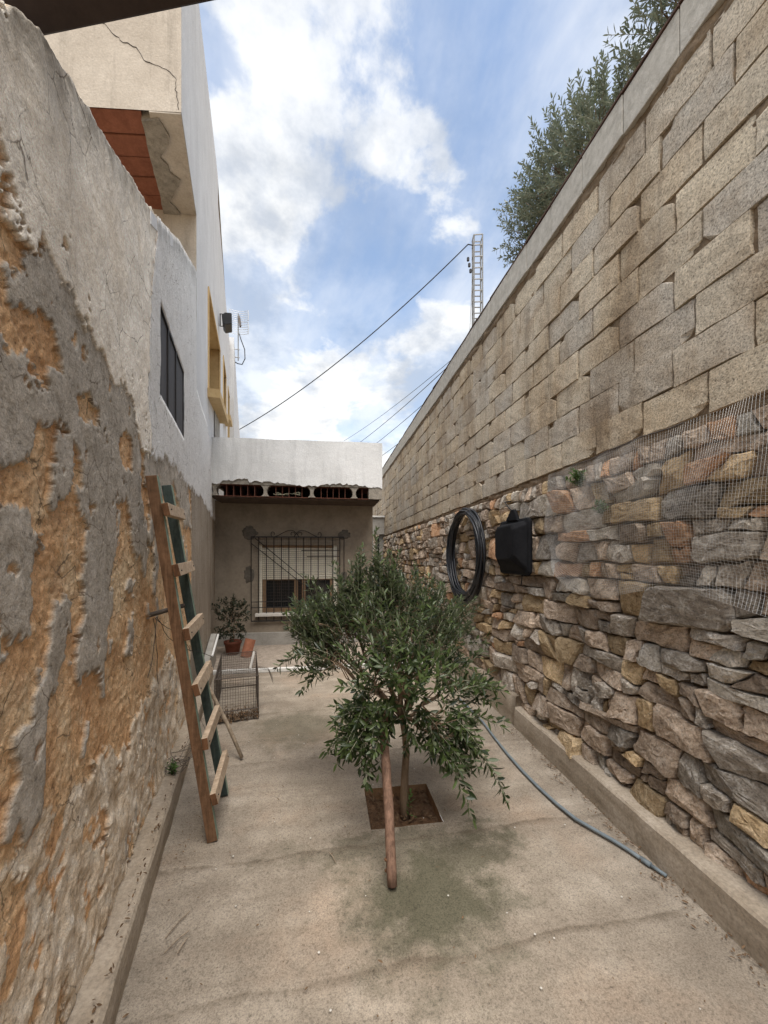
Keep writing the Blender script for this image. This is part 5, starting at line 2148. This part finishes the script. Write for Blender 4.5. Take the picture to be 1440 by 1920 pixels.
# ================================================================== antenna, floodlight, mast and cables
an = thing('tv_antenna', 'grid television antenna on a bracket pole above the white house', 'antenna', (LX(13.0, .3), 13.0, 6.6))
ay = 13.0
axp = LX(ay, .15)
def ANP(dx, dz_):
    return Vector((axp + dx, ay, dz_))
m = MB()
m.tube([ANP(.10, 7.88), ANP(.10, 9.40)], .020, 6)
for zz in (7.98, 8.24):
    m.tube([ANP(-.10, zz + .01), ANP(.14, zz - .01)], .016, 5)
m.build('pole', MASTM, an)
for zc, hh in ((8.96, .19), (9.36, .16)):
    m = MB()
    for i in range(6):
        zz = zc - hh + 2 * hh * i / 5
        m.tube([ANP(.12 + (-.29 + .58 * j / 4), zz) + Vector((0, .08 * (1 - (2 * j / 4 - 1) ** 2), 0)) for j in range(5)], .009, 4, False)
    for s_ in (-.29, .29):
        m.tube([ANP(.12 + s_, zc - hh), ANP(.12 + s_ + .01, zc), ANP(.12 + s_, zc + hh)], .018, 5)
    m.build('reflector', ALU, an)
m = MB()
m.tube([ANP(.09, 9.38) + Vector((0, .1, 0)), ANP(.17, 9.15) + Vector((0, -.15, 0)), ANP(.24, 8.78) + Vector((0, -.35, 0))], .032, 5)
for k in range(5):
    p = ANP(.10 + .03 * k, 9.30 - .11 * k) + Vector((0, .03 - .08 * k, 0))
    m.tube([p - Vector((.05, 0, 0)), p + Vector((.05, 0, 0))], .009, 4)
m.build('boom', RUSTW, an)
m = MB()
m.tube([ANP(.13, 8.75), ANP(.19, 8.55), ANP(.30, 8.25), ANP(.31, 7.95), ANP(.22, 7.76), ANP(.08, 7.78), ANP(-.06, 7.86)], .016, 5)
m.build('feed_cable', CABLE, an, True)

fld = thing('floodlight', 'black floodlight bracketed to the white house wall', 'floodlight', (LX(7.45, .1), 7.45, 5.9))
fy0, fz0 = 7.45, 5.93
fxp = LX(fy0, OFFU)
m = MB()
m.prism([(fxp + .08, fy0, fz0 - .08), (fxp + .06, fy0, fz0 + .05), (fxp + .12, fy0, fz0 + .10), (fxp + .24, fy0, fz0 + .10), (fxp + .24, fy0, fz0 - .10), (fxp + .12, fy0, fz0 - .13)], (-.06, .30, 0))
m.build('lamp_body', BLACKP, fld, bevel=.01)
m = MB()
m.tube([(fxp + .14, fy0 + .1, fz0 + .115), (fxp + .01, fy0 + .1, fz0 + .12), (fxp + .01, fy0 + .1, fz0 - .11), (fxp + .10, fy0 + .1, fz0 - .10)], .012, 5)
m.build('bracket', IRON, fld)

mast = thing('lattice_mast', 'slender steel lattice mast standing beyond the block wall', 'mast', (5.9, 14.3, 2.1))
mx_, my_, mw = 5.88, 14.3, .20
ztop = 14.0
cs = [Vector((mx_ - mw, my_ - mw * .6, 0)), Vector((mx_ + mw * .7, my_ - mw, 0)), Vector((mx_ + mw, my_ + mw * .7, 0)), Vector((mx_ - mw * .7, my_ + mw, 0))]
for c in cs:
    m = MB()
    m.tube([c + Vector((0, 0, 2.0)), Vector((mx_, my_, 0)) + (c - Vector((mx_, my_, 0))) * .92 + Vector((0, 0, ztop))], .030, 5)
    m.build('leg', MASTM, mast)
zz = 2.6
while zz < ztop + .1:
    m = MB()
    for i in range(4):
        a, b = cs[i].copy(), cs[(i + 1) % 4].copy()
        dzz = .12 if i % 2 else 0
        a.z = b.z = min(zz + dzz, ztop)
        m.tube([a, b], .022, 4)
    m.build('rung', MASTM, mast)
    zz += .44
m = MB()
m.tube([(mx_ - .2, my_ - .1, 13.6), (mx_ - .42, my_ - .1, 13.62)], .02, 5)
for k in range(3):
    m.tube([(mx_ - .42 + .05 * k, my_ - .1, 13.1 - .22 * k), (mx_ - .42 + .05 * k, my_ - .1, 12.98 - .22 * k)], .05, 6)
m.build('insulators', CABLE, mast)
m = MB()
m.tube([Vector((mx_ - .3, my_ - .2, 12.0)), Vector((mx_ - .7, my_ - .2, 4.0))], .012, 4)
m.build('guy_wire', MASTM, mast)


def cable(name, label, a, b, sag, rad, group=None, n=24):
    a, b = Vector(a), Vector(b)
    m = MB()
    m.tube([a.lerp(b, i / n) - Vector((0, 0, sag * 4 * (i / n) * (1 - i / n))) for i in range(n + 1)], rad, 5, False)
    tag(m.build(name, CABLE, None, True), label, 'cable', group)


cable('overhead_cable', 'black cable sagging from the lattice mast to the white houses', (mx_ - .42, my_ - .1, 13.62), (LX(20.5, .15), 20.5, 8.05), .55, .022)
G = 'overhead lines running along the block wall'
cable('overhead_line', 'highest of the thin lines running behind the mast', (9.6, 14.0, 13.5), (1.9, 40, 13.6), .5, .016, G)
cable('overhead_line', 'second of the thin lines running behind the mast', (8.2, 13.0, 12.2), (1.9, 40, 12.3), .5, .020, G)
cable('overhead_line', 'third thin line, just above the wall coping far along', (7.6, 15.0, 11.2), (1.95, 40, 11.0), .4, .018, G)
cable('overhead_line', 'lowest thin line, grazing the wall coping far along', (6.6, 18.0, 9.7), (2.0, 40, 9.7), .4, .018, G)

# ================================================================== litter on the floor
L = Leaves()
rl = random.Random(77)
def drop(x, y, s_=1.0):
    L.add(Vector((x, y, .010)), Vector((rl.uniform(-1, 1), rl.uniform(-1, 1), rl.uniform(-.15, .35))), Vector((0, 0, 1)) + rvec(rl) * .6, rl.uniform(.008, .03) * s_, rl.uniform(.004, .009) * s_)
for k in range(280):
    y = rl.uniform(.9, 3.2)
    drop(1.585 + .038 * (y - 1.2) - abs(rl.gauss(0, .05)) - .01, y)
for k in range(260):
    drop(rl.uniform(-.7, 1.5), rl.uniform(.9, 5.0), .8)
for k in range(50):
    drop(LX(2.35, .16) + rl.gauss(.12, .1), 2.3 + rl.gauss(0, .2), .8)
for k in range(90):
    y = rl.uniform(.8, 3.2)
    L.add(Vector((LX(y, .075 + abs(rl.gauss(0, .012))), y, .15)), rvec(rl), Vector((0, 0, 1)) + rvec(rl), rl.uniform(.008, .025), rl.uniform(.005, .010))
for k in range(170):
    L.add(Vector((rl.uniform(.27, .65), rl.uniform(2.13, 2.48), -.045 + rl.uniform(0, .02))), Vector((rl.uniform(-1, 1), rl.uniform(-1, 1), rl.uniform(-.1, .4))), Vector((0, 0, 1)) + rvec(rl) * .7, rl.uniform(.015, .05), rl.uniform(.005, .012))
o = stuff(L.build('fallen_leaves', DEADL, None, 3))
tag(o, 'scattered dry leaves and bits on the concrete floor', 'dry leaves')
mb = MB()
for k in range(70):
    x, y = rl.uniform(-.65, 1.5), rl.uniform(.9, 4.6)
    s_ = rl.uniform(.002, .005)
    mb.lathe([(0, 0), (s_, .001), (s_ * 1.1, s_ * .5), (0, s_)], (x, y, .006), 6)
o = stuff(mb.build('grit', CAPM))
tag(o, 'tiny pale grit scattered over the concrete floor', 'grit')
mb = MB()
for (x, y, a, ln) in ((-.62, 1.62, 1.1, .12), (-.60, 1.56, .9, .10), (-.55, 1.55, 1.3, .06), (.0, 3.9, .3, .08), (.05, 1.9, 2.0, .07)):
    mb.tube([(x, y, .009), (x + math.cos(a) * ln * .5, y + math.sin(a) * ln * .5 + .006, .012), (x + math.cos(a) * ln, y + math.sin(a) * ln, .010)], .0022, 4)
tag(stuff(mb.build('fallen_twigs', W_GREY)), 'few thin twigs lying on the concrete by the left kerb', 'twigs')
